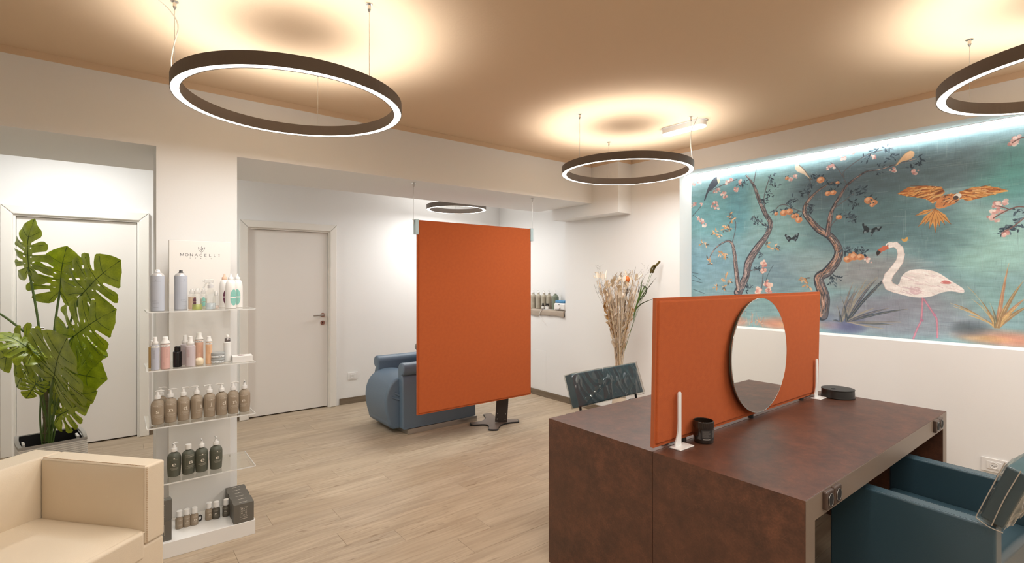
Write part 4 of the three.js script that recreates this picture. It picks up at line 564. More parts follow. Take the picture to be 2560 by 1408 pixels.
[['taupe', ' ', 0.278, -3.415, 'first of three small taupe bottles standing together on the plinth'], ['taupe', 's', 0.314, -3.416, 'middle one of three small taupe bottles together on the plinth'], ['taupe', 'n', 0.351, -3.411, 'small taupe bottle lettered n next to the dark loop on the plinth'], ['taupe', 'n', 0.426, -3.432, 'small taupe bottle lettered n, left of the dark pair on the plinth'], ['dark', 'n', 0.462, -3.422, 'small dark bottle lettered n in the middle of the plinth'], ['dark', 'a', 0.513, -3.420, 'small dark bottle lettered a beside the grey boxes on the plinth']]
  .forEach(([kind, ch, x, z, label], i) => {
    const t = thing('small_bottle', label, 'bottle', [x, BASE, z], 0, 'small bottles on the plinth');
    const b = obj('body', turned([...round(0.0195, 0.045), [0.019, 0.056], [0.014, 0.063], [0.0125, 0.066], [0, 0.066]], 24), letterMat(kind, ch), t); b.rotation.y = [0.3, 0.1, 0.1, 0.15, -0.25, -0.35][i];
    obj('cap', lathe([[0, 0.066], [0.0145, 0.066], [0.015, 0.068], [0.0145, 0.096], [0.013, 0.0985], [0, 0.0985]], 24), pumpWhite, t);
  });
{ const m = obj('handle_loop', place(metric(new THREE.TorusGeometry(0.013, 0.004, 8, 24)).scale(0.75, 1.15, 1), [0.381, BASE + 0.019, -3.435], [0, 0.3, 0]), M.black); tag(m, 'small dark loop handle standing beside small taupe bottle', 'handle'); }
{ // dark cartons
  const front = canvasTex(512, 512, (g, w, h) => { g.fillStyle = '#65625b'; g.fillRect(0, 0, w, h); g.fillStyle = g.strokeStyle = '#e4ddd0'; g.lineWidth = 4; g.strokeRect(w * 0.31, h * 0.2, w * 0.38, h * 0.5); g.textAlign = 'center'; g.font = `bold ${h * 0.105}px sans-serif`; ['MAT', 'URE', 'U\u2022R', 'IDE'].forEach((q, r) => [...q].forEach((c, i) => g.fillText(c, w * (0.4 + i * 0.1), h * (0.31 + r * 0.115)))); g.fillRect(w * 0.33, h * 0.785, w * 0.34, 7); g.beginPath(); g.arc(w / 2, h * 0.79, 9, 0, 7); g.fill(); });
  const top = canvasTex(256, 128, (g, w, h) => { g.fillStyle = '#65625b'; g.fillRect(0, 0, w, h); g.fillStyle = '#e4ddd0'; g.fillRect(w * 0.3, h * 0.45, w * 0.4, 8); g.beginPath(); g.arc(w / 2, h * 0.48, 9, 0, 7); g.fill(); });
  const side = std({ color: '#65625b', roughness: 0.55 }), mats = [side, side, std({ map: top, roughness: 0.55 }), side, std({ map: front, roughness: 0.55 }), side];
  const geo = new THREE.BoxGeometry(0.104, 0.109, 0.051);
  const ord = ['frontmost', 'second', 'third', 'fourth', 'fifth', 'rearmost'];
  for (let i = 0; i < 6; i++) { const c = obj('carton', geo, mats); c.position.set(0.5805 + [0, 0.002, -0.001, 0.003, 0, 0.004][i], BASE + 0.0545, -3.289 - i * 0.0515); tag(c, `${ord[i]} dark grey carton in the row at the right of the plinth`, 'carton', 'dark cartons on the plinth'); }
  for (let i = 0; i < 2; i++) { const c = obj('carton', geo, mats); c.position.set(0.181, BASE + 0.0545 + i * 0.1095, -3.31); c.rotation.y = i * 0.08; tag(c, i ? 'upper dark carton half hidden behind the cream armchair' : 'lower dark carton half hidden behind the cream armchair', 'carton', 'dark cartons on the plinth'); }
}
// top shelf
const canMat = labelTex('#b9bec9', '#8f949f', (g, w, h) => { const c = w * 0.45; g.globalAlpha = 0.8; g.beginPath(); g.arc(c, h * 0.12, 8, 0, 7); g.fill(); g.fillRect(c - 60, h * 0.16, 120, 3); g.font = `${h * 0.05}px serif`; g.fillText('pure', c - 20, h * 0.72); g.fillRect(c - 40, h * 0.76, 80, 5); g.fillRect(c - 30, h * 0.88, 60, 4); });
for (const [x, z, blackTop, a, label] of [[0.172, -3.310, false, 0, 'pale blue spray can with white nozzle at left of the top shelf'], [0.284, -3.394, true, 0.8, 'pale blue spray can with black nozzle on the top shelf']]) {
  const t = thing('spray_can', label, 'spray can', [x, SHELF[0], z], 0, 'spray cans on the top shelf');
  const b = obj('body', turned([[0, 0], [0.029, 0], [0.031, 0.002], [0.0315, 0.006], [0.0315, 0.188], [0.031, 0.191]], 36), std({ map: canMat, roughness: 0.4 }), t); b.rotation.y = a;
  obj('shoulder', lathe([[0.031, 0.190], [0.0295, 0.195], [0.022, 0.203], [0.0165, 0.205], [0.0165, 0.208], [0, 0.208]], 32), std({ color: new THREE.Color(0.62, 0.62, 0.62), roughness: 0.3, metalness: 0.4 }), t);
  const n = blackTop ? [[0, 0.208], [0.012, 0.208], [0.0085, 0.213], [0.009, 0.221], [0, 0.223]] : [[0, 0.208], [0.0155, 0.208], [0.0155, 0.211], [0.011, 0.213], [0.0105, 0.223], [0, 0.225]];
  const nz = obj('nozzle', lathe(n, 24), blackTop ? M.black : pumpWhite, t); if (!blackTop) obj('spray_hole', cyl(0.0018, 0.0018, 0.002, [-0.003, 0.218, 0.0102], [Math.PI / 2, 0, 0], 10), M.dark, nz);
}
const clearPlastic = phys({ color: new THREE.Color(0.97, 0.97, 0.96), roughness: 0.08, transmission: 1, thickness: 0, ior: 1.45 });
const frosted = phys({ color: new THREE.Color(0.93, 0.93, 0.92), roughness: 0.25, transmission: 0.75, thickness: 0 });
const ovalPrint = (col) => std({ color: col, roughness: 0.5 });
function ovalSticker(r, y, w, h, m, parent, turn) {          // two half ovals printed on a round bottle
  for (const s of [1, -1]) {
    const g = new THREE.Shape(); g.absellipse(0, 0, w / 2, h / 2, s > 0 ? 0 : Math.PI, s > 0 ? Math.PI : 2 * Math.PI); g.closePath();
    const q = new TessellateModifier(0.006, 4).modify(new THREE.ShapeGeometry(g, 16).toNonIndexed()), p = q.attributes.position;
    for (let i = 0; i < p.count; i++) { const a = p.getX(i) / r; p.setXYZ(i, Math.sin(a) * (r + 0.0004), p.getY(i) + y + s * h * 0.035, Math.cos(a) * (r + 0.0004)); }
    q.computeVertexNormals(); const o = obj('print', q, m, parent); o.rotation.y = turn;
  }
}
const plum = ovalPrint(new THREE.Color(0.12, 0.03, 0.06)), mint = ovalPrint(new THREE.Color(0.25, 0.55, 0.48));
for (const [x, z, r, h, liquid, level, label, st, turn] of [[0.339, -3.402, 0.0205, 0.118, [0.86, 0.72, 0.58], 0.07, 'clear bottle of amber liquid left in the cluster on the top shelf', plum, 0.6], [0.3565, -3.335, 0.0262, 0.122, [0.74, 0.79, 0.36], 0.03, 'clear bottle with a little green liquid at front of top shelf', null, 0], [0.393, -3.385, 0.0185, 0.118, [0.8, 0.8, 0.7], 0.06, 'clear bottle with mint oval print on the top shelf', mint, -0.1], [0.452, -3.36, 0.0165, 0.103, [0.9, 0.8, 0.75], 0.02, 'narrow clear bottle right of the trigger bottle on top shelf', null, 0]]) {
  const t = thing('clear_bottle', label, 'bottle', [x, SHELF[0], z], 0, 'clear bottles on the top shelf');
  const b = obj('body', lathe([[0, 0], [r - 0.002, 0], [r, 0.002], [r, h * 0.62], [r * 0.93, h * 0.69], [r * 0.6, h * 0.74], [r * 0.55, h * 0.76]], 28), clearPlastic, t);
  obj('liquid', lathe([[0, 0.0015], [r - 0.003, 0.0015], [r - 0.0015, 0.003], [r - 0.0015, level], [0, level]], 28), phys({ color: new THREE.Color(...liquid), roughness: 0.1, transmission: 0.7, thickness: 0 }), t);
  obj('cap', lathe([[r * 0.5, h * 0.755], [r * 0.66, h * 0.755], [r * 0.66, h * 0.86], [r * 0.5, h * 0.88], [r * 0.46, h * 0.98], [0, h]], 24), frosted, t);
  if (st) ovalSticker(r, h * 0.36, 0.022, 0.05, st, b, turn);
}
{ const t = thing('trigger_bottle', 'clear trigger spray bottle in the middle of the top shelf', 'spray bottle', [0.419, SHELF[0], -3.318]);
  const r = 0.0262; obj('body', lathe([[0, 0], [r - 0.002, 0], [r, 0.002], [r, 0.075], [r * 0.85, 0.095], [r * 0.5, 0.115], [r * 0.45, 0.125]], 28), clearPlastic, t);
  obj('liquid', lathe([[0, 0.0015], [r - 0.003, 0.0015], [r - 0.0015, 0.003], [r - 0.0015, 0.036], [0, 0.036]], 28), phys({ color: new THREE.Color(0.8, 0.86, 0.9), roughness: 0.1, transmission: 0.7, thickness: 0 }), t);
  obj('collar', cyl(0.0145, 0.0145, 0.018, [0, 0.130, 0]), std({ color: new THREE.Color(0.66, 0.65, 0.66), roughness: 0.3 }), t);
  obj('trigger_head', [rbox(-0.030, 0.016, 0.150, 0.172, -0.008, 0.008, 0.005, 3), cyl(0.009, 0.011, 0.016, [0, 0.146, 0]), tube([[-0.016, 0.152, 0], [-0.026, 0.14, 0], [-0.034, 0.12, 0]], 0.0035, 12, 8), cyl(0.006, 0.006, 0.008, [-0.033, 0.162, 0], [0, 0, Math.PI / 2])], frosted, t); }
for (const [x, z, m, turn, cap, label] of [[0.512, -3.472, plum, 0.25, [0.75, 0.5, 0.36], 'white bottle with plum oval print at right of the top shelf'], [0.5265, -3.352, mint, 0.42, [0.8, 0.79, 0.77], 'white bottle with mint oval print at front right of top shelf'], [0.576, -3.438, mint, -0.25, [0.8, 0.79, 0.77], 'white bottle behind at right end of the top shelf']]) {
  const t = thing('dye_bottle', label, 'bottle', [x, SHELF[0], z], 0, 'white oval print bottles on the top shelf'), r = 0.0292;
  const b = obj('body', lathe([...round(r, 0.10), [r * 0.985, 0.125], [r * 0.88, 0.148], [r * 0.68, 0.162], [r * 0.45, 0.168], [0, 0.168]], 32), std({ color: new THREE.Color(0.83, 0.81, 0.78), roughness: 0.35 }), t);
  obj('cap', lathe([[0, 0.168], [0.0145, 0.168], [0.015, 0.17], [0.014, 0.184], [0.007, 0.187], [0.004, 0.203], [0, 0.205]], 24), std({ color: new THREE.Color(...cap), roughness: 0.4 }), t);
  ovalSticker(r, 0.065, 0.038, 0.088, m, b, turn);
}
// second shelf
function dashes(r, y, parent) { const d = [-0.5, -0.36, -0.1, 0.05, 0.15, 0.42].map((a, i) => { const g = new THREE.CylinderGeometry(r + 0.0004, r + 0.0004, 0.0045, 4, 1, true, a, [0.06, 0.05, 0.09, 0.06, 0.1, 0.08][i]); return place(g, [0, y, 0]); }); return obj('print', d, M.black, parent); }
function tallBottle(name, label, x, z, r, hb, ht, color, style, extra = {}) {
  const t = thing(name, label, 'bottle', [x, SHELF[1], z], 0, 'bottles on the second shelf'), m = std({ color: new THREE.Color(...color), roughness: extra.rough ?? 0.4 });
  const b = obj('body', turned([...round(r, hb), ...(style === 'taper' ? [[r * 0.99, hb + 0.003]] : [[r * 0.9, hb + 0.004]]), [0, hb + 0.004]], 28), extra.map ? std({ map: extra.map, roughness: 0.4 }) : m, t);
  const w = extra.top ?? pumpWhite;
  if (style === 'taper') obj('cap', lathe([[0, hb + 0.003], [r, hb + 0.003], [r * 0.97, hb + 0.012], [r * 0.62, hb + 0.026], [r * 0.6, ht - 0.004], [r * 0.5, ht], [0, ht]], 28), w, t);
  if (style === 'pump') obj('pump', lathe([[0, hb + 0.003], [r * 0.74, hb + 0.003], [r * 0.74, hb + 0.022], [r * 0.46, hb + 0.025], [r * 0.44, ht - 0.002], [r * 0.38, ht], [0, ht]], 28), w, t);
  if (style === 'step') obj('cap', lathe([[0, hb + 0.003], [r * 0.70, hb + 0.003], [r * 0.68, ht - 0.003], [r * 0.5, ht], [0, ht]], 28), w, t);
  if (extra.dash) { obj('band', lathe([[r + 0.0002, hb - 0.009], [r + 0.0002, hb + 0.001]], 28), pumpWhite, b); dashes(r + 0.0003, hb - 0.004, b); }
  return t;
}
const lines = (bg, fg, off = 0) => labelTex(bg, fg, (g, w, h) => { g.globalAlpha = 0.6; for (let i = 0; i < 12; i++) g.fillRect(w * (0.45 + off), h * (0.2 + i * 0.03), w * 0.09, 3); g.save(); g.translate(w * (0.4 + off), h * 0.78); g.rotate(-Math.PI / 2); g.font = `${h * 0.07}px sans-serif`; g.fillText('calm', 0, 0); g.restore(); g.globalAlpha = 1; }, 256, 256);
tallBottle('tall_bottle', 'gold bottle behind the silver one at left of second shelf', 0.150, -3.372, 0.0158, 0.112, 0.150, [0.55, 0.36, 0.12], 'pump');
tallBottle('tall_bottle', 'silver grey pump bottle at left end of second shelf', 0.1605, -3.29, 0.0188, 0.128, 0.176, [0.5, 0.52, 0.6], 'pump', { map: lines('#b9bcc8', '#6a6a70', -0.06), dash: true });
tallBottle('tall_bottle', 'pink bottle with white tapered cap on the second shelf', 0.206, -3.303, 0.0222, 0.130, 0.173, [0.75, 0.45, 0.42], 'taper', { map: lines('#d9b0a8', '#b08a86', 0.06), dash: true });
tallBottle('tall_bottle', 'short glossy black bottle on the second shelf', 0.263, -3.330, 0.0215, 0.082, 0.114, [0.01, 0.01, 0.011], 'step', { rough: 0.15, top: std({ color: new THREE.Color(0.012, 0.012, 0.013), roughness: 0.15 }) });
tallBottle('tall_bottle', 'lilac grey pump bottle behind its twin on the second shelf', 0.3035, -3.395, 0.0215, 0.112, 0.167, [0.52, 0.46, 0.48], 'pump');
tallBottle('tall_bottle', 'lilac grey pump bottle in front of its twin, second shelf', 0.3215, -3.312, 0.0245, 0.112, 0.165, [0.62, 0.56, 0.58], 'pump', { map: lines('#c9bec2', '#a06a72', -0.08) });
tallBottle('tall_bottle', 'peach bottle with white cap behind the cream tub', 0.371, -3.385, 0.0213, 0.132, 0.177, [0.78, 0.5, 0.38], 'taper', { map: lines('#e2b8a0', '#c08a70'), dash: true });
tallBottle('tall_bottle', 'slim peach bottle left of the grey jars, second shelf', 0.4145, -3.345, 0.0165, 0.120, 0.157, [0.78, 0.5, 0.34], 'taper', { map: lines('#e4b892', '#c08a60'), dash: true });
{ const t = tallBottle('dropper_bottle', 'white dropper bottle with grey striped collar on second shelf', 0.511, -3.362, 0.0202, 0.112, 0.113, [0.8, 0.8, 0.78], 'none');
  obj('collar', lathe([[0, 0.115], [0.0148, 0.115], [0.0148, 0.136], [0, 0.136]], 28), std({ color: new THREE.Color(0.25, 0.23, 0.23), roughness: 0.25, metalness: 0.7 }), t);
  obj('dropper_bulb', lathe([[0, 0.136], [0.009, 0.136], [0.0075, 0.143], [0.0075, 0.152], [0.005, 0.157], [0, 0.158]], 24), pumpWhite, t); }
{ const m = obj('cream_tub', lathe([[0, 0], [0.016, 0], [0.021, 0.006], [0.0225, 0.022], [0.020, 0.034], [0.010, 0.041], [0, 0.042]], 32), std({ color: new THREE.Color(0.78, 0.66, 0.48), roughness: 0.35 })); m.position.set(0.366, SHELF[1], -3.328); tag(m, 'small rounded cream coloured pot on the second shelf', 'pot', 'pots on the second shelf'); }
for (const i of [0, 1]) { const t = thing('cream_jar', i ? 'upper grey jar of the stack of two on second shelf' : 'lower grey jar of the stack of two on second shelf', 'jar', [0.4575, SHELF[1] + i * 0.031, -3.338], 0, 'grey jars on the second shelf');
  const g = obj('jar_body', lathe([[0, 0], [0.030, 0], [0.0335, 0.003], [0.034, 0.017], [0, 0.017]], 36), std({ color: new THREE.Color(0.55, 0.56, 0.55), roughness: 0.3 }), t); dashes(0.0336, 0.009, g);
  obj('lid', lathe([[0, 0.017], [0.0345, 0.017], [0.0348, 0.019], [0.0345, 0.029], [0.033, 0.031], [0, 0.031]], 36), std({ color: new THREE.Color(0.36, 0.38, 0.38), roughness: 0.35 }), t); }
{ const t = thing('gift_box', 'flat white box with plum disc at right of second shelf', 'box', [0.580, SHELF[1], -3.318], -0.08); obj('body', rbox(-0.052, 0.052, 0, 0.036, -0.038, 0.038, 0.0015, 1), M.white, t); obj('print', cyl(0.019, 0.019, 0.0008, [-0.004, 0.0363, 0], [0, 0, 0], 32), std({ color: new THREE.Color(0.30, 0.16, 0.18), roughness: 0.5 }), t); }

// ---------- blue lounge chair behind the screen ----------
{
  const t = thing('lounge_chair', 'blue leather wash lounge chair half hidden by the hanging screen', 'chair', [2.6, 0, -4.76]);
  const X = (x) => x - 2.6, Z = (z) => z + 4.76;
  obj('metal_plinth', rbox(X(2.19), X(2.99), 0, 0.05, Z(-5.09), Z(-4.415), 0.002, 1), M.chrome, t);
  for (const s of [-1, 1]) {                    // arm: slab with a rolled top, profile in z-y, swept along x
    const p = new THREE.Shape(); const o = 0.345, i = 0.235, top = 0.685, r = 0.062;
    p.moveTo(i, 0.055); p.lineTo(i, 0.60); p.absarc(o - r + 0.012, top - r, r, Math.PI * 0.98, -0.42 * Math.PI, true); p.quadraticCurveTo(o - 0.01, 0.53, o - 0.006, 0.48); p.lineTo(o, 0.055); p.closePath();
    const g = new THREE.ExtrudeGeometry(p, { depth: 0.80, bevelEnabled: true, bevelSize: 0.014, bevelThickness: 0.018, bevelOffset: -0.014, bevelSegments: 4, curveSegments: 18 });
    g.rotateY(Math.PI / 2);                     // depth runs along +x, shape x -> -z
    if (s > 0) g.scale(1, 1, -1); const q = metric(g.index ? g.toNonIndexed() : g); if (s > 0) { const a = q.attributes; for (const k of ['position', 'normal', 'uv']) { const v = a[k], n = v.itemSize; for (let f = 0; f < v.count; f += 3) for (let c = 0; c < n; c++) { const w = v.array[(f + 1) * n + c]; v.array[(f + 1) * n + c] = v.array[(f + 2) * n + c]; v.array[(f + 2) * n + c] = w; } } }
    obj('armrest', place(q, [X(2.16), 0, 0]), M.loungeBlue, t);
  }
  const side = new THREE.Shape(); side.moveTo(2.10, 0.045); side.quadraticCurveTo(2.045, 0.06, 2.04, 0.12); side.bezierCurveTo(1.995, 0.26, 1.99, 0.40, 2.06, 0.485); side.bezierCurveTo(2.11, 0.545, 2.19, 0.565, 2.30, 0.555); side.lineTo(2.62, 0.50); side.lineTo(2.64, 0.16); side.quadraticCurveTo(2.35, 0.16, 2.28, 0.12); side.lineTo(2.22, 0.05); side.closePath();
  obj('seat_and_legrest', place(metric(new THREE.ExtrudeGeometry(side, { depth: 0.46, bevelEnabled: true, bevelSize: 0.022, bevelThickness: 0.028, bevelOffset: -0.022, bevelSegments: 5, curveSegments: 16 })), [-2.6, 0, -0.23]), M.loungeBlue, t);
  obj('legrest_fold', [tube([[X(2.10), 0.40, Z(-4.505)], [X(2.15), 0.37, Z(-4.495)], [X(2.20), 0.39, Z(-4.49)]], 0.012, 12, 8), tube([[X(2.07), 0.36, Z(-4.505)], [X(2.13), 0.335, Z(-4.497)], [X(2.19), 0.33, Z(-4.49)]], 0.010, 12, 8)], M.loungeBlue, t);
  const back = new THREE.Shape(); back.moveTo(2.60, 0.47); back.bezierCurveTo(2.60, 0.60, 2.60, 0.70, 2.64, 0.76); back.quadraticCurveTo(2.70, 0.79, 2.76, 0.74); back.bezierCurveTo(2.82, 0.60, 2.86, 0.40, 2.90, 0.20); back.lineTo(2.66, 0.16); back.closePath();
  obj('backrest', place(metric(new THREE.ExtrudeGeometry(back, { depth: 0.44, bevelEnabled: true, bevelSize: 0.015, bevelThickness: 0.02, bevelOffset: -0.015, bevelSegments: 4, curveSegments: 14 })), [-2.6, 0, -0.22]), M.loungeBlue, t);
  obj('neck_rest', rbox(X(2.54), X(2.66), 0.715, 0.80, Z(-4.98), Z(-4.58), 0.04, 5), std({ color: new THREE.Color(0.30, 0.29, 0.26), roughness: 0.7 }), t);
}
{ // stand of the wash basin
  const t = thing('wash_basin', 'dark wash basin stand on star shaped foot behind hanging screen', 'basin', [3.09, 0, -4.22]);
  const star = new THREE.Shape(), tips = [[3.318, -4.10], [2.90, -4.0], [2.83, -4.32], [3.20, -4.53]].map(([x, z]) => [x - 3.09, -(z + 4.22)]);
  const at = tips.map(([x, y]) => { const l = Math.hypot(x, y); return { x, y, nx: -y / l * 0.048, ny: x / l * 0.048, ux: x / l, uy: y / l, l }; }).sort((a, b) => Math.atan2(a.y, a.x) - Math.atan2(b.y, b.x));
  at.forEach((p, i) => { const q = at[(i + 1) % 4], s = [p.x - p.nx - p.ux * 0.03, p.y - p.ny - p.uy * 0.03], e = [p.x + p.nx - p.ux * 0.03, p.y + p.ny - p.uy * 0.03]; if (!i) star.moveTo(...s); star.bezierCurveTo(p.x - p.nx, p.y - p.ny, p.x + p.nx, p.y + p.ny, ...e); const n = [q.x - q.nx - q.ux * 0.03, q.y - q.ny - q.uy * 0.03]; star.bezierCurveTo(e[0] - p.ux * p.l * 0.55, e[1] - p.uy * p.l * 0.55, n[0] - q.ux * q.l * 0.55, n[1] - q.uy * q.l * 0.55, ...n); });
  const plate = (d, b) => metric(new THREE.ExtrudeGeometry(star, { depth: d, bevelEnabled: b > 0, bevelSize: b, bevelThickness: b, bevelSegments: 2, curveSegments: 10 }).rotateX(-Math.PI / 2));
  obj('foot_plate', place(plate(0.014, 0.0), [0, 0, 0]), M.black, t);
  obj('foot_top', place(plate(0.001, 0.0).scale(0.955, 1, 0.955), [0, 0.0142, 0]), std({ color: new THREE.Color(0.18, 0.13, 0.10), roughness: 0.4 }), t);
  const yaw = Math.atan2(-0.07, 0.125) * -1, col = std({ color: new THREE.Color(0.035, 0.027, 0.022), roughness: 0.5 });
  const c = obj('column', rbox(-0.062, 0.062, 0, 0.72, -0.008, 0.008, 0.002, 1), col, t); c.position.set(0.03, 0.0155, 0.055); c.rotation.set(-0.10, -0.55, -0.08, 'YXZ');
  obj('screw', [[-0.042, 0.03], [0.04, 0.03], [-0.042, 0.085], [0.04, 0.085]].map(([x, y]) => place(metric(new THREE.SphereGeometry(0.0055, 12, 8)), [x, y, 0.0085])), M.chrome, c);
  const bowl = lathe([[0, 0.02], [0.06, 0.022], [0.13, 0.05], [0.185, 0.12], [0.20, 0.19], [0.225, 0.20], [0.23, 0.185], [0.215, 0.13], [0.16, 0.04], [0.07, 0.0], [0, 0.0]], 40); obj('bowl', place(metric(bowl), [0.02, 0.70, -0.10], [0, 0, 0]), M.black, t);
}

// ---------- salon chairs ----------
function salonChair(label, at, turn, padY, padBack) {
  const t = thing('salon_chair', label, 'chair', at, turn, 'blue salon chairs');
  const W = 0.325, A = 0.068, F = -0.30, R = 0.24;
  for (const s of [-1, 1]) {
    const arm = obj('armrest', rbox(Math.min(s * W, s * (W - A)), Math.max(s * W, s * (W - A)), 0.20, 0.63, F, R, 0.009, 3), M.chairBlue, t);
    const st = []; for (const x of [s * (W - 0.010), s * (W - A + 0.010)]) for (let i = 0; i < 62; i++) st.push(box(x - 0.0008, x + 0.0008, 0.6294, 0.6305, F + 0.014 + i * 0.0083, F + 0.019 + i * 0.0083));
    obj('stitching', st, M.chairThread, arm);
    obj('back_post', [rod([s * (W - A / 2), 0.625, R - padBack], [s * (W - A / 2), padY + 0.03, R - padBack + 0.01], 0.008, 10)], M.black, t);
  }
  obj('seat', rbox(-W + A + 0.001, W - A - 0.001, 0.30, 0.47, F + 0.01, R - 0.02, 0.03, 4), M.chairBlue, t);
  obj('under_frame', rbox(-W + A, W - A, 0.24, 0.30, F + 0.03, R - 0.03, 0.006, 2), M.black, t);
  obj('column', [cyl(0.03, 0.03, 0.23, [0, 0.125, -0.03]), cyl(0.045, 0.05, 0.05, [0, 0.04, -0.03])], M.chrome, t);
  obj('floor_plate', place(metric(lathe([[0, 0], [0.24, 0], [0.245, 0.004], [0.24, 0.010], [0.06, 0.018], [0, 0.018]], 48)), [0, 0, -0.03]), M.chrome, t);
  const lean = new THREE.Matrix4().makeRotationX(0.34).premultiply(new THREE.Matrix4().makeTranslation(0, padY, R - padBack));
  const pad = obj('backrest', rbox(-0.338, 0.338, 0.006, 0.218, -0.032, 0.032, 0.007, 3).applyMatrix4(lean), M.chairBlue, t);
  // clear film over the backrest: creased, loose at the ends
  const film = new THREE.BoxGeometry(0.684, 0.220, 0.070, 150, 44, 10), p = film.attributes.position, n = film.attributes.normal;
  for (let i = 0; i < p.count; i++) {
    const x = p.getX(i), y = p.getY(i), z = p.getZ(i), ridge = (a) => Math.max(0, 1 - Math.abs(a) * 2.2);
    const edge = Math.min(1, Math.max(0, (0.35 - Math.abs(x)) * 12)) * Math.min(1, 0.25 + Math.max(0, (0.118 - Math.abs(y)) * 14));
    const f = ridge(noise(x * 4.2 + y * 3.4 + 1, y * 2.2 - x * 1.4 + Math.sign(z) * 3)), g = ridge(noise(x * 7 - y * 4 + 7, y * 3 + x * 2 + Math.sign(z) * 5 + 3));
    const d = (f ** 1.5 * 0.013 + g ** 1.5 * 0.008) * edge + 0.0012 * noise(x * 9 + 4, y * 9 + z * 6) + 0.0005;
    p.setXYZ(i, x + n.getX(i) * d * 0.4, y + n.getY(i) * d * 0.4 + 0.112, z + n.getZ(i) * d);
  }
  film.deleteAttribute('normal'); film.deleteAttribute('uv'); const w = mergeVertices(film, 1e-4); w.computeVertexNormals();
  obj('plastic_wrap', metric(w.toNonIndexed()).applyMatrix4(lean), M.film, pad);
  obj('wrap_seam', [tube([[-0.3445, 0.0, 0.006], [-0.3455, 0.11, 0.002], [-0.3445, 0.226, 0.004]], 0.0018, 16, 6), tube([[-0.343, -0.003, -0.038], [-0.346, -0.008, 0], [-0.343, -0.003, 0.038]], 0.0018, 12, 6), tube([[-0.343, 0.0, -0.038], [-0.344, 0.11, -0.038], [-0.343, 0.226, -0.038]], 0.0018, 16, 6)].map((g) => g.applyMatrix4(lean)), M.filmSeam, pad);
  return t;
}
M.film = phys({ color: new THREE.Color(0.82, 0.83, 0.81), roughness: 0.04, transmission: 1, thickness: 0, ior: 1.5 });
M.filmSeam = std({ color: new THREE.Color(0.45, 0.40, 0.33), roughness: 0.3 });
salonChair('blue box chair with plastic wrapped back at near side of desk', [2.752, 0, -0.547], -0.10, 0.644, 0.012);
salonChair('blue chair with plastic wrapped back beyond the far desk', [2.645, 0, -2.095], Math.PI + 0.03, 0.668, 0.05);

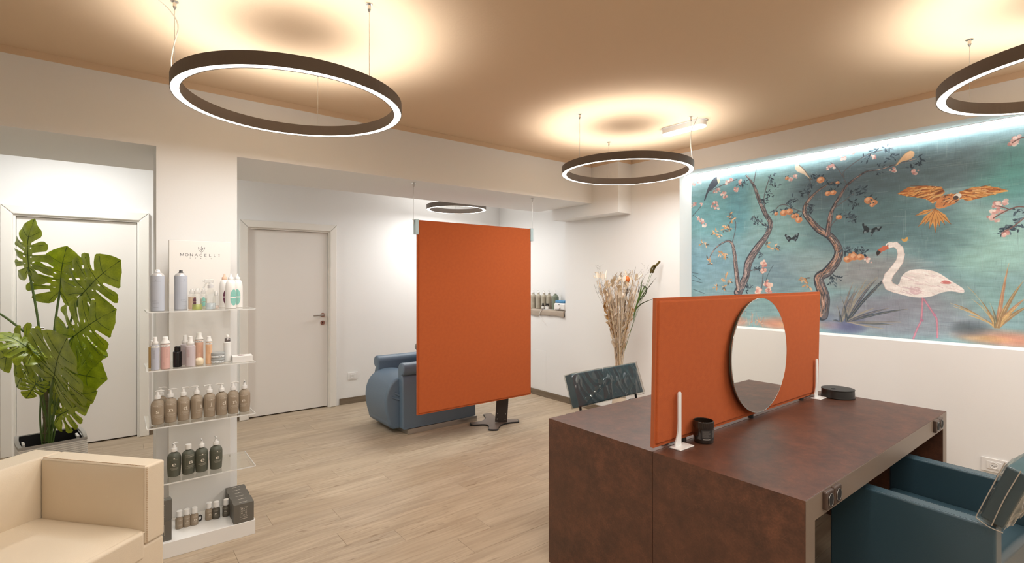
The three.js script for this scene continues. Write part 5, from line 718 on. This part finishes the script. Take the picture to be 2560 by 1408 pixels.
// ---------- ledge of the half wall ----------
{
  const P = [], I = [], NZ = 90, prof = [[4.427, 1.0915], [4.427, 1.100], [4.33, 1.102], [4.262, 1.102], [4.249, 1.097], [4.244, 1.08], [4.244, 1.032], [4.251, 1.030], [4.2545, 1.078], [4.258, 1.0915]];
  for (let k = 0; k <= NZ; k++) { const z = -4.40 - 1.30 * k / NZ; prof.forEach(([x, y], j) => { const hang = j === 6 || j === 7 ? 1 : 0, fr = j >= 4 && j <= 7 ? 1 : 0; P.push(x - fr * (0.004 + 0.004 * noise(z * 9, j * 0.1)) , y + hang * (0.014 * noise(z * 3.1, 4) + 0.005 * noise(z * 11, 2)) + (j === 2 || j === 3 ? 0.002 * noise(z * 8, j) : 0), z); }); }
  const m = prof.length; for (let k = 0; k < NZ; k++) for (let j = 0; j < m; j++) { const a = k * m + j, b = k * m + (j + 1) % m, c = a + m, d = b + m; I.push(a, c, b, b, c, d); }
  for (const [k, s] of [[0, 1], [NZ, -1]]) for (let j = 1; j < m - 1; j++) I.push(...(s > 0 ? [k * m, k * m + j, k * m + j + 1] : [k * m, k * m + j + 1, k * m + j]));
  const g = new THREE.BufferGeometry(); g.setAttribute('position', new THREE.Float32BufferAttribute(P, 3)); g.setIndex(I); g.computeVertexNormals();
  tag(obj('towel', metric(g.toNonIndexed()), std({ color: new THREE.Color(0.50, 0.42, 0.34), roughness: 1, bumpMap: weaveBump, bumpScale: 0.002, side: THREE.DoubleSide })), 'beige towel draped over the ledge of the far right wall', 'towel');
  const Y = 1.104;
  [['taupe', 4.345, -5.19, 'large taupe bottle on the ledge, mostly behind the hanging screen'], ['taupe', 4.345, -5.085, 'large taupe pump bottle next to the hanging screen edge on ledge'], ['taupe', 4.345, -4.98, 'large taupe pump bottle, second visible on the towel ledge'], ['taupe', 4.35, -4.875, 'large taupe pump bottle behind small dark bottles on the ledge'], ['taupe', 4.345, -4.775, 'large taupe pump bottle left of the green one on ledge'], ['green', 4.345, -4.655, 'large green pump bottle behind the wax heater on the ledge']].forEach(([kind, x, z, label], i) => {
    const t = thing('large_bottle', label, 'bottle', [x, Y, z], -1.1, 'large pump bottles on the ledge'), r = kind === 'green' ? 0.042 : 0.036;
    const b = obj('body', turned([...round(r, 0.155), [r * 0.93, 0.170], [r * 0.6, 0.182], [0.015, 0.187], [0.015, 0.20], [0, 0.20]]), kind === 'green' ? letterMat('sage', 'e') : letterMat('stone', ' '), t); b.rotation.y = 0.5 * i;
    obj('pump', [place(lathe([[0, 0], [0.016, 0], [0.016, 0.014], [0.006, 0.016], [0.0052, 0.036], [0, 0.036]], 20), [0, 0.20, 0]), place(tube([[-0.008, 0.036, 0], [0.004, 0.04, 0], [0.02, 0.04, 0], [0.032, 0.036, 0]], 0.0042, 12, 8), [0, 0.20, 0], [0, 2.4, 0])], pumpWhite, t);
  });
  [[4.295, -4.835, 'left'], [4.315, -4.785, 'middle'], [4.295, -4.742, 'right']].forEach(([x, z, w]) => { const t = thing('oil_bottle', `${w} small brown bottle of the three on the ledge`, 'bottle', [x, Y, z], -1.1, 'small brown bottles on the ledge'); obj('body', lathe([...round(0.0185, 0.046), [0.015, 0.054], [0.009, 0.058], [0, 0.058]], 20), std({ color: new THREE.Color(0.03, 0.02, 0.015), roughness: 0.25 }), t); obj('cap', lathe([[0, 0.058], [0.0105, 0.058], [0.0105, 0.076], [0, 0.078]], 16), M.black, t); obj('paper_label', lathe([[0.0189, 0.008], [0.0189, 0.040]], 20), M.white, t); });
  { const t = thing('wax_heater', 'small white wax heater with blue lid on the ledge', 'appliance', [4.325, Y, -4.505], -Math.PI / 2);
    obj('body', rbox(-0.10, 0.10, 0, 0.092, -0.07, 0.06, 0.022, 5), M.whiteGloss, t);
    obj('lid', rbox(-0.088, 0.088, 0.088, 0.126, -0.062, 0.052, 0.018, 5), phys({ color: new THREE.Color(0.03, 0.22, 0.46), roughness: 0.2, clearcoat: 0.5 }), t);
    const k = obj('knob', [cyl(0.019, 0.021, 0.012, [0.0, 0.04, 0.066], [Math.PI / 2, 0, 0], 24)], M.whiteGloss, t); obj('indicator', cyl(0.006, 0.006, 0.003, [0.0, 0.072, 0.061], [Math.PI / 2, 0, 0], 14), M.dark, t); }
  tag(obj('spatula', [rod([4.250, 1.113, -4.56], [4.262, 1.116, -4.43], 0.004, 8)], std({ color: new THREE.Color(0.12, 0.09, 0.07), roughness: 0.6 })), 'thin dark spatula lying on towel before the wax heater', 'spatula');
  tag(obj('white_cord', tube([[4.30, 1.108, -4.60], [4.27, 1.1085, -4.68], [4.252, 1.1085, -4.76], [4.234, 1.09, -4.80], [4.228, 1.03, -4.83], [4.236, 0.98, -4.78], [4.246, 0.93, -4.73], [4.252, 0.91, -4.71]], 0.003, 40, 6), M.whiteGloss), 'thin white power cord hanging over the towel edge', 'cord');
}

// ---------- dried bouquet ----------
{
  const C = [3.90, 0, -3.26];
  const vase = thing('floor_vase', 'pale ribbed floor vase on the floor behind the desks', 'vase', C); obj('body', metric(lathe([[0, 0], [0.075, 0], [0.085, 0.01], [0.088, 0.18], [0.07, 0.28], [0.066, 0.33], [0.062, 0.33], [0.064, 0.27], [0.08, 0.17], [0.078, 0.02], [0, 0.02]], 40)), std({ color: new THREE.Color(0.62, 0.53, 0.42), roughness: 0.6 }), vase);
  const t = thing('dried_bouquet', 'tall bouquet of dried beige stems, twigs and cattails by the right wall', 'bouquet', [C[0], 0.03, C[2]]);
  const at = (a, h, dd = 0) => [a * 0.00787 - dd * 0.617, h * 0.01 - 0.03, a * 0.00617 + dd * 0.787];     // a: cm sideways from the bundle's axis, h: cm above the floor, dd: m towards the room
  const straw = ['#dcc9ad', '#e2d4bf', '#cdb28c', '#bca48c', '#d8bfa4', '#a58d78'].map((c) => std({ color: c, roughness: 0.85 }));
  const groups = [[], [], [], [], [], []];
  for (let i = 0; i < 150; i++) {
    const w = [rr(-0.028, 0.028), 0.63, rr(-0.028, 0.028)], hh = rr(108.7, 152.4), kk = (hh - 66) / 85, top = at(rr(-0.98, 0.92) * 23 * kk, hh, rr(-0.16, 0.16) * kk), foot = [w[0] * rr(-1.8, 0.6) + rr(-0.02, 0.02), rr(0.0, 0.02), w[2] * rr(-1.8, 0.6) + rr(-0.02, 0.02)];
    groups[i % 6].push(tube([foot, [foot[0] * 0.4 + w[0] * 0.6, 0.34, foot[2] * 0.4 + w[2] * 0.6], w, [(w[0] * 1.2 + top[0]) * 0.45, (w[1] + top[1]) * 0.5, (w[2] * 1.2 + top[2]) * 0.45], top], rr(0.0012, 0.0026), 16, 5));
  }
  groups.forEach((g, i) => { const o = obj('stem_bundle', g, straw[i], t); o.userData.kind = 'stuff'; });
  const petal = (L, W, c) => { const g = new THREE.PlaneGeometry(W, L, 4, 6), p = g.attributes.position; for (let i = 0; i < p.count; i++) { const v = p.getY(i) / L + 0.5, u = p.getX(i) / W; p.setXYZ(i, u * W * Math.sin(Math.PI * Math.min(1, v * 0.94 + 0.05)) ** 0.6, p.getY(i) + L / 2, c * (u * u * W * 2.2 - v * v * L * 0.5)); } g.computeVertexNormals(); return metric(g.toNonIndexed()); };
  const pods = [[], [], []];
  for (let i = 0; i < 330; i++) { const h = rr(77.0, 152.4), k = (h - 67.0) / 85.4, p = at(rr(-0.92, 0.8) * 24.6 * k, h, rr(-0.14, 0.14) * k); pods[i % 3].push(place(petal(rr(0.035, 0.085), rr(0.018, 0.04), rr(-0.6, 0.6)), p, [rr(-0.8, 0.8), rr(0, 6.28), rr(-0.7, 0.7)])); }
  ['#e6d9c6', '#d5bf9f', '#e9dfd2'].forEach((c, i) => { const o = obj('papery_pods', pods[i], phys({ color: c, roughness: 0.7, side: THREE.DoubleSide, transmission: 0.3, thickness: 0 }), t); o.userData.kind = 'stuff'; });
  const curl = []; for (let i = 0; i < 16; i++) { const k = i / 15; curl.push(place(petal(0.045, 0.03, 0.9), at(-14.7 + k * 8.7 + rr(-0.8, 0.8), 123.8 - k * 28.6, 0.02), [rr(0.3, 1.2), rr(0, 6.28), rr(0.2, 0.9)])); } for (let i = 0; i < 12; i++) { const k = i / 11; curl.push(place(petal(0.05, 0.03, 0.7), at(13.1 - k * 8.7 + rr(-0.8, 0.8), 116.7 - k * 20.6, 0.03), [rr(-0.6, 0.2), rr(0, 6.28), rr(-0.7, 0.2)])); }
  { const o = obj('seed_husks', curl, std({ color: '#b98d52', roughness: 0.8, side: THREE.DoubleSide }), t); o.userData.kind = 'stuff'; }
  const tw = []; const branch = (a, b, depth, r) => { const m = a.map((v, i) => (v + b[i]) / 2 + rr(-0.02, 0.02)); tw.push(tube([a, m, b], r, 8, 4)); if (depth) for (let i = 0; i < 3; i++) { const s = a.map((v, k) => v + (b[k] - v) * rr(0.35, 0.9)), d = Math.hypot(b[0] - a[0], b[1] - a[1], b[2] - a[2]) * rr(0.3, 0.55); branch(s, [s[0] + rr(-1, 1) * d * 0.7, s[1] + rr(0.4, 1) * d, s[2] + rr(-1, 1) * d * 0.6], depth - 1, r * 0.7); } };
  for (const [x, y] of [[-21.8, 148.4], [-25.0, 144.4], [-15.9, 145.2], [-11.1, 147.2], [-6.0, 149.2], [-2.0, 147.6], [3.2, 150.8], [8.3, 153.2], [14.7, 161.1], [20.2, 156.4], [23.4, 152.4], [11.9, 149.2]]) branch(at(x * 0.55, 120.6, rr(-0.05, 0.05)), at(x, y, rr(-0.1, 0.1)), 2, 0.0012);
  { const o = obj('twig_sprays', tw, std({ color: '#5a4a44', roughness: 0.85 }), t); o.userData.kind = 'stuff'; }
  obj('twig_stalk', [tube([at(1.6, 67.0), at(4.4, 108.7), at(8.3, 142.5)], 0.004, 14, 6), tube([at(2.4, 67.0), at(6.0, 100.8), at(9.1, 124.6, 0.03)], 0.0035, 14, 6)], std({ color: '#4b3f3d', roughness: 0.85 }), t);
  const pod = obj('lantern_pod', place(metric(lathe([[0, -0.036], [0.010, -0.032], [0.022, -0.012], [0.024, 0.006], [0.015, 0.026], [0.003, 0.038], [0, 0.040]], 10)), at(6.7, 148.8, 0.06)), std({ color: '#d8702a', roughness: 0.6, flatShading: true }), t); pod.userData.label = 'orange lantern pod';
  const catt = std({ color: '#56491f', roughness: 0.95 }), blade = std({ color: '#4f6a22', roughness: 0.6, side: THREE.DoubleSide }), bladeDark = std({ color: '#3a4026', roughness: 0.6, side: THREE.DoubleSide });
  obj('cattail', [tube([at(33.0, 156.0), at(35.3, 161.1), at(39.7, 166.3)], 0.0105, 14, 8), ...[at(33.0, 156.0), at(39.7, 166.3)].map((p) => place(metric(new THREE.SphereGeometry(0.0105, 8, 6)), p))], catt, t);
  obj('cattail', [tube([at(30.6, 156.0, 0.02), at(31.8, 160.3, 0.02), at(34.5, 162.7, 0.02), at(36.5, 162.3, 0.02)], 0.0095, 14, 8), place(metric(new THREE.SphereGeometry(0.0095, 8, 6)), at(30.6, 156.0, 0.02))], catt, t);
  obj('cattail_stem', [tube([at(4.4, 77.0), at(17.9, 116.7), at(32.6, 155.6)], 0.0018, 20, 5), tube([at(4.4, 77.0, 0.02), at(17.1, 118.6, 0.02), at(30.6, 155.6, 0.02)], 0.0018, 20, 5)], blade, t);
  const ribbon = (pts, w) => { const c = new THREE.CatmullRomCurve3(pts.map((p) => V(...p))), P = [], I2 = [], N = 20; for (let i = 0; i <= N; i++) { const u = i / N, q = c.getPoint(u), tn = c.getTangent(u), sd = tn.clone().cross(V(-0.617, 0.1, 0.787)).normalize().multiplyScalar(w * Math.sin(Math.PI * (0.12 + 0.86 * u))); P.push(q.x - sd.x, q.y - sd.y, q.z - sd.z, q.x + sd.x, q.y + sd.y, q.z + sd.z); if (i < N) I2.push(2 * i, 2 * i + 1, 2 * i + 2, 2 * i + 1, 2 * i + 3, 2 * i + 2); } const g = new THREE.BufferGeometry(); g.setAttribute('position', new THREE.Float32BufferAttribute(P, 3)); g.setIndex(I2); g.computeVertexNormals(); return metric(g.toNonIndexed()); };
  for (const pts of [[at(13.9, 112.7), at(18.7, 128.6), at(23.4, 150.4)], [at(13.9, 108.7), at(19.5, 129.4), at(25.8, 142.1), at(26.6, 137.3)], [at(13.1, 110.7, 0.02), at(17.9, 126.6), at(21.4, 137.3), at(22.2, 148.4)]]) obj('green_blade', ribbon(pts, 0.006), blade, t);
  for (const pts of [[at(13.1, 115.9), at(22.6, 132.5), at(36.9, 151.2)], [at(17.9, 126.6, 0.03), at(25.0, 134.5, 0.03), at(26.2, 139.7, 0.03), at(23.0, 142.5, 0.03), at(20.6, 142.1, 0.03)], [at(13.1, 115.9), at(21.8, 124.6), at(34.5, 130.2)], [at(17.5, 136.1, 0.05), at(18.3, 139.7, 0.05), at(17.9, 144.4, 0.05)]]) obj('green_blade', ribbon(pts, 0.0055), bladeDark, t);
}

// ---------- things on the desks ----------
{
  const t = thing('candle_glass', 'dark fluted candle glass with printed label beside the divider', 'candle', [2.092, 0.76, -1.262], 0);
  const R = 0.0435, H = 0.098, P = [], I = [], N = 144, rows = [[0.9, 0], [1, 0.004], [1, 0.02], [1, 0.066], [1, 0.0665], [1, H - 0.004], [0.97, H], [0.92, H - 0.002], [0.9, 0.03], [0, 0.03]];
  rows.forEach(([k, y], j) => { for (let i = 0; i <= N; i++) { const a = i / N * 2 * Math.PI, f = j >= 4 && j <= 6 ? 1 + 0.022 * Math.cos(a * 36) : 1; P.push(Math.sin(a) * R * k * f, y, Math.cos(a) * R * k * f); } });
  for (let j = 0; j < rows.length - 1; j++) for (let i = 0; i < N; i++) { const a = j * (N + 1) + i; I.push(a, a + 1, a + N + 1, a + 1, a + N + 2, a + N + 1); }
  const g = new THREE.BufferGeometry(); g.setAttribute('position', new THREE.Float32BufferAttribute(P, 3)); g.setIndex(I); g.computeVertexNormals();
  obj('glass', metric(g.toNonIndexed()), phys({ color: new THREE.Color(0.02, 0.013, 0.009), roughness: 0.12, clearcoat: 0.5 }), t);
  const lt = canvasTex(512, 256, (c, w, h) => { c.fillStyle = '#2a2726'; c.fillRect(0, 0, w, h); c.fillStyle = '#9a938c'; for (let i = 0; i < 15; i++) { let x = w * 0.06; const e = w * (0.42 + 0.06 * Math.sin(i * 2.1)); while (x < e) { const l = 8 + 18 * rnd(); c.fillRect(x, h * (0.10 + i * 0.046), Math.min(l, e - x), 4); x += l + 5; } x = w * 0.58; while (x < w * 0.96) { const l = 8 + 18 * rnd(); c.fillRect(x, h * (0.10 + i * 0.046), Math.min(l, w * 0.96 - x), 4); x += l + 5; } } c.fillStyle = '#d8cfc4'; c.fillRect(w * 0.1, h * 0.86, w * 0.34, h * 0.09); });
  const la = new THREE.CylinderGeometry(R + 0.0004, R + 0.0004, 0.046, 40, 1, true, -1.25, 2.1); obj('label', place(la, [0, 0.040, 0]), std({ map: lt, roughness: 0.6, side: THREE.DoubleSide }), t);
  obj('wax', cyl(R * 0.88, R * 0.88, 0.004, [0, 0.032, 0], [0, 0, 0], 36), std({ color: new THREE.Color(0.10, 0.06, 0.045), roughness: 0.6 }), t);
}
{
  const t = thing('black_tin', 'flat round black tin with a hole in its lid, at divider end', 'tin', [3.534, 0.76, -1.218], 0);
  const s = new THREE.Shape(); s.absarc(0, 0, 0.088, 0, Math.PI * 2); const h = new THREE.Path(); h.absellipse(-0.035, 0.012, 0.018, 0.015, 0, Math.PI * 2, true); s.holes.push(h);
  obj('lid', [place(metric(new THREE.ExtrudeGeometry(s, { depth: 0.003, bevelEnabled: true, bevelSize: 0.002, bevelThickness: 0.002, bevelSegments: 2, curveSegments: 40 }).rotateX(-Math.PI / 2)), [0, 0.050, 0])], M.tin = std({ color: new THREE.Color(0.022, 0.021, 0.019), roughness: 0.4 }), t);
  obj('body', metric(lathe([[0, 0.002], [0.088, 0.0], [0.0915, 0.003], [0.0915, 0.008], [0.0895, 0.0095], [0.088, 0.0495], [0.084, 0.0495], [0.085, 0.006], [0, 0.006]], 64)), M.tin, t);
}
renderer.render(scene, camera);
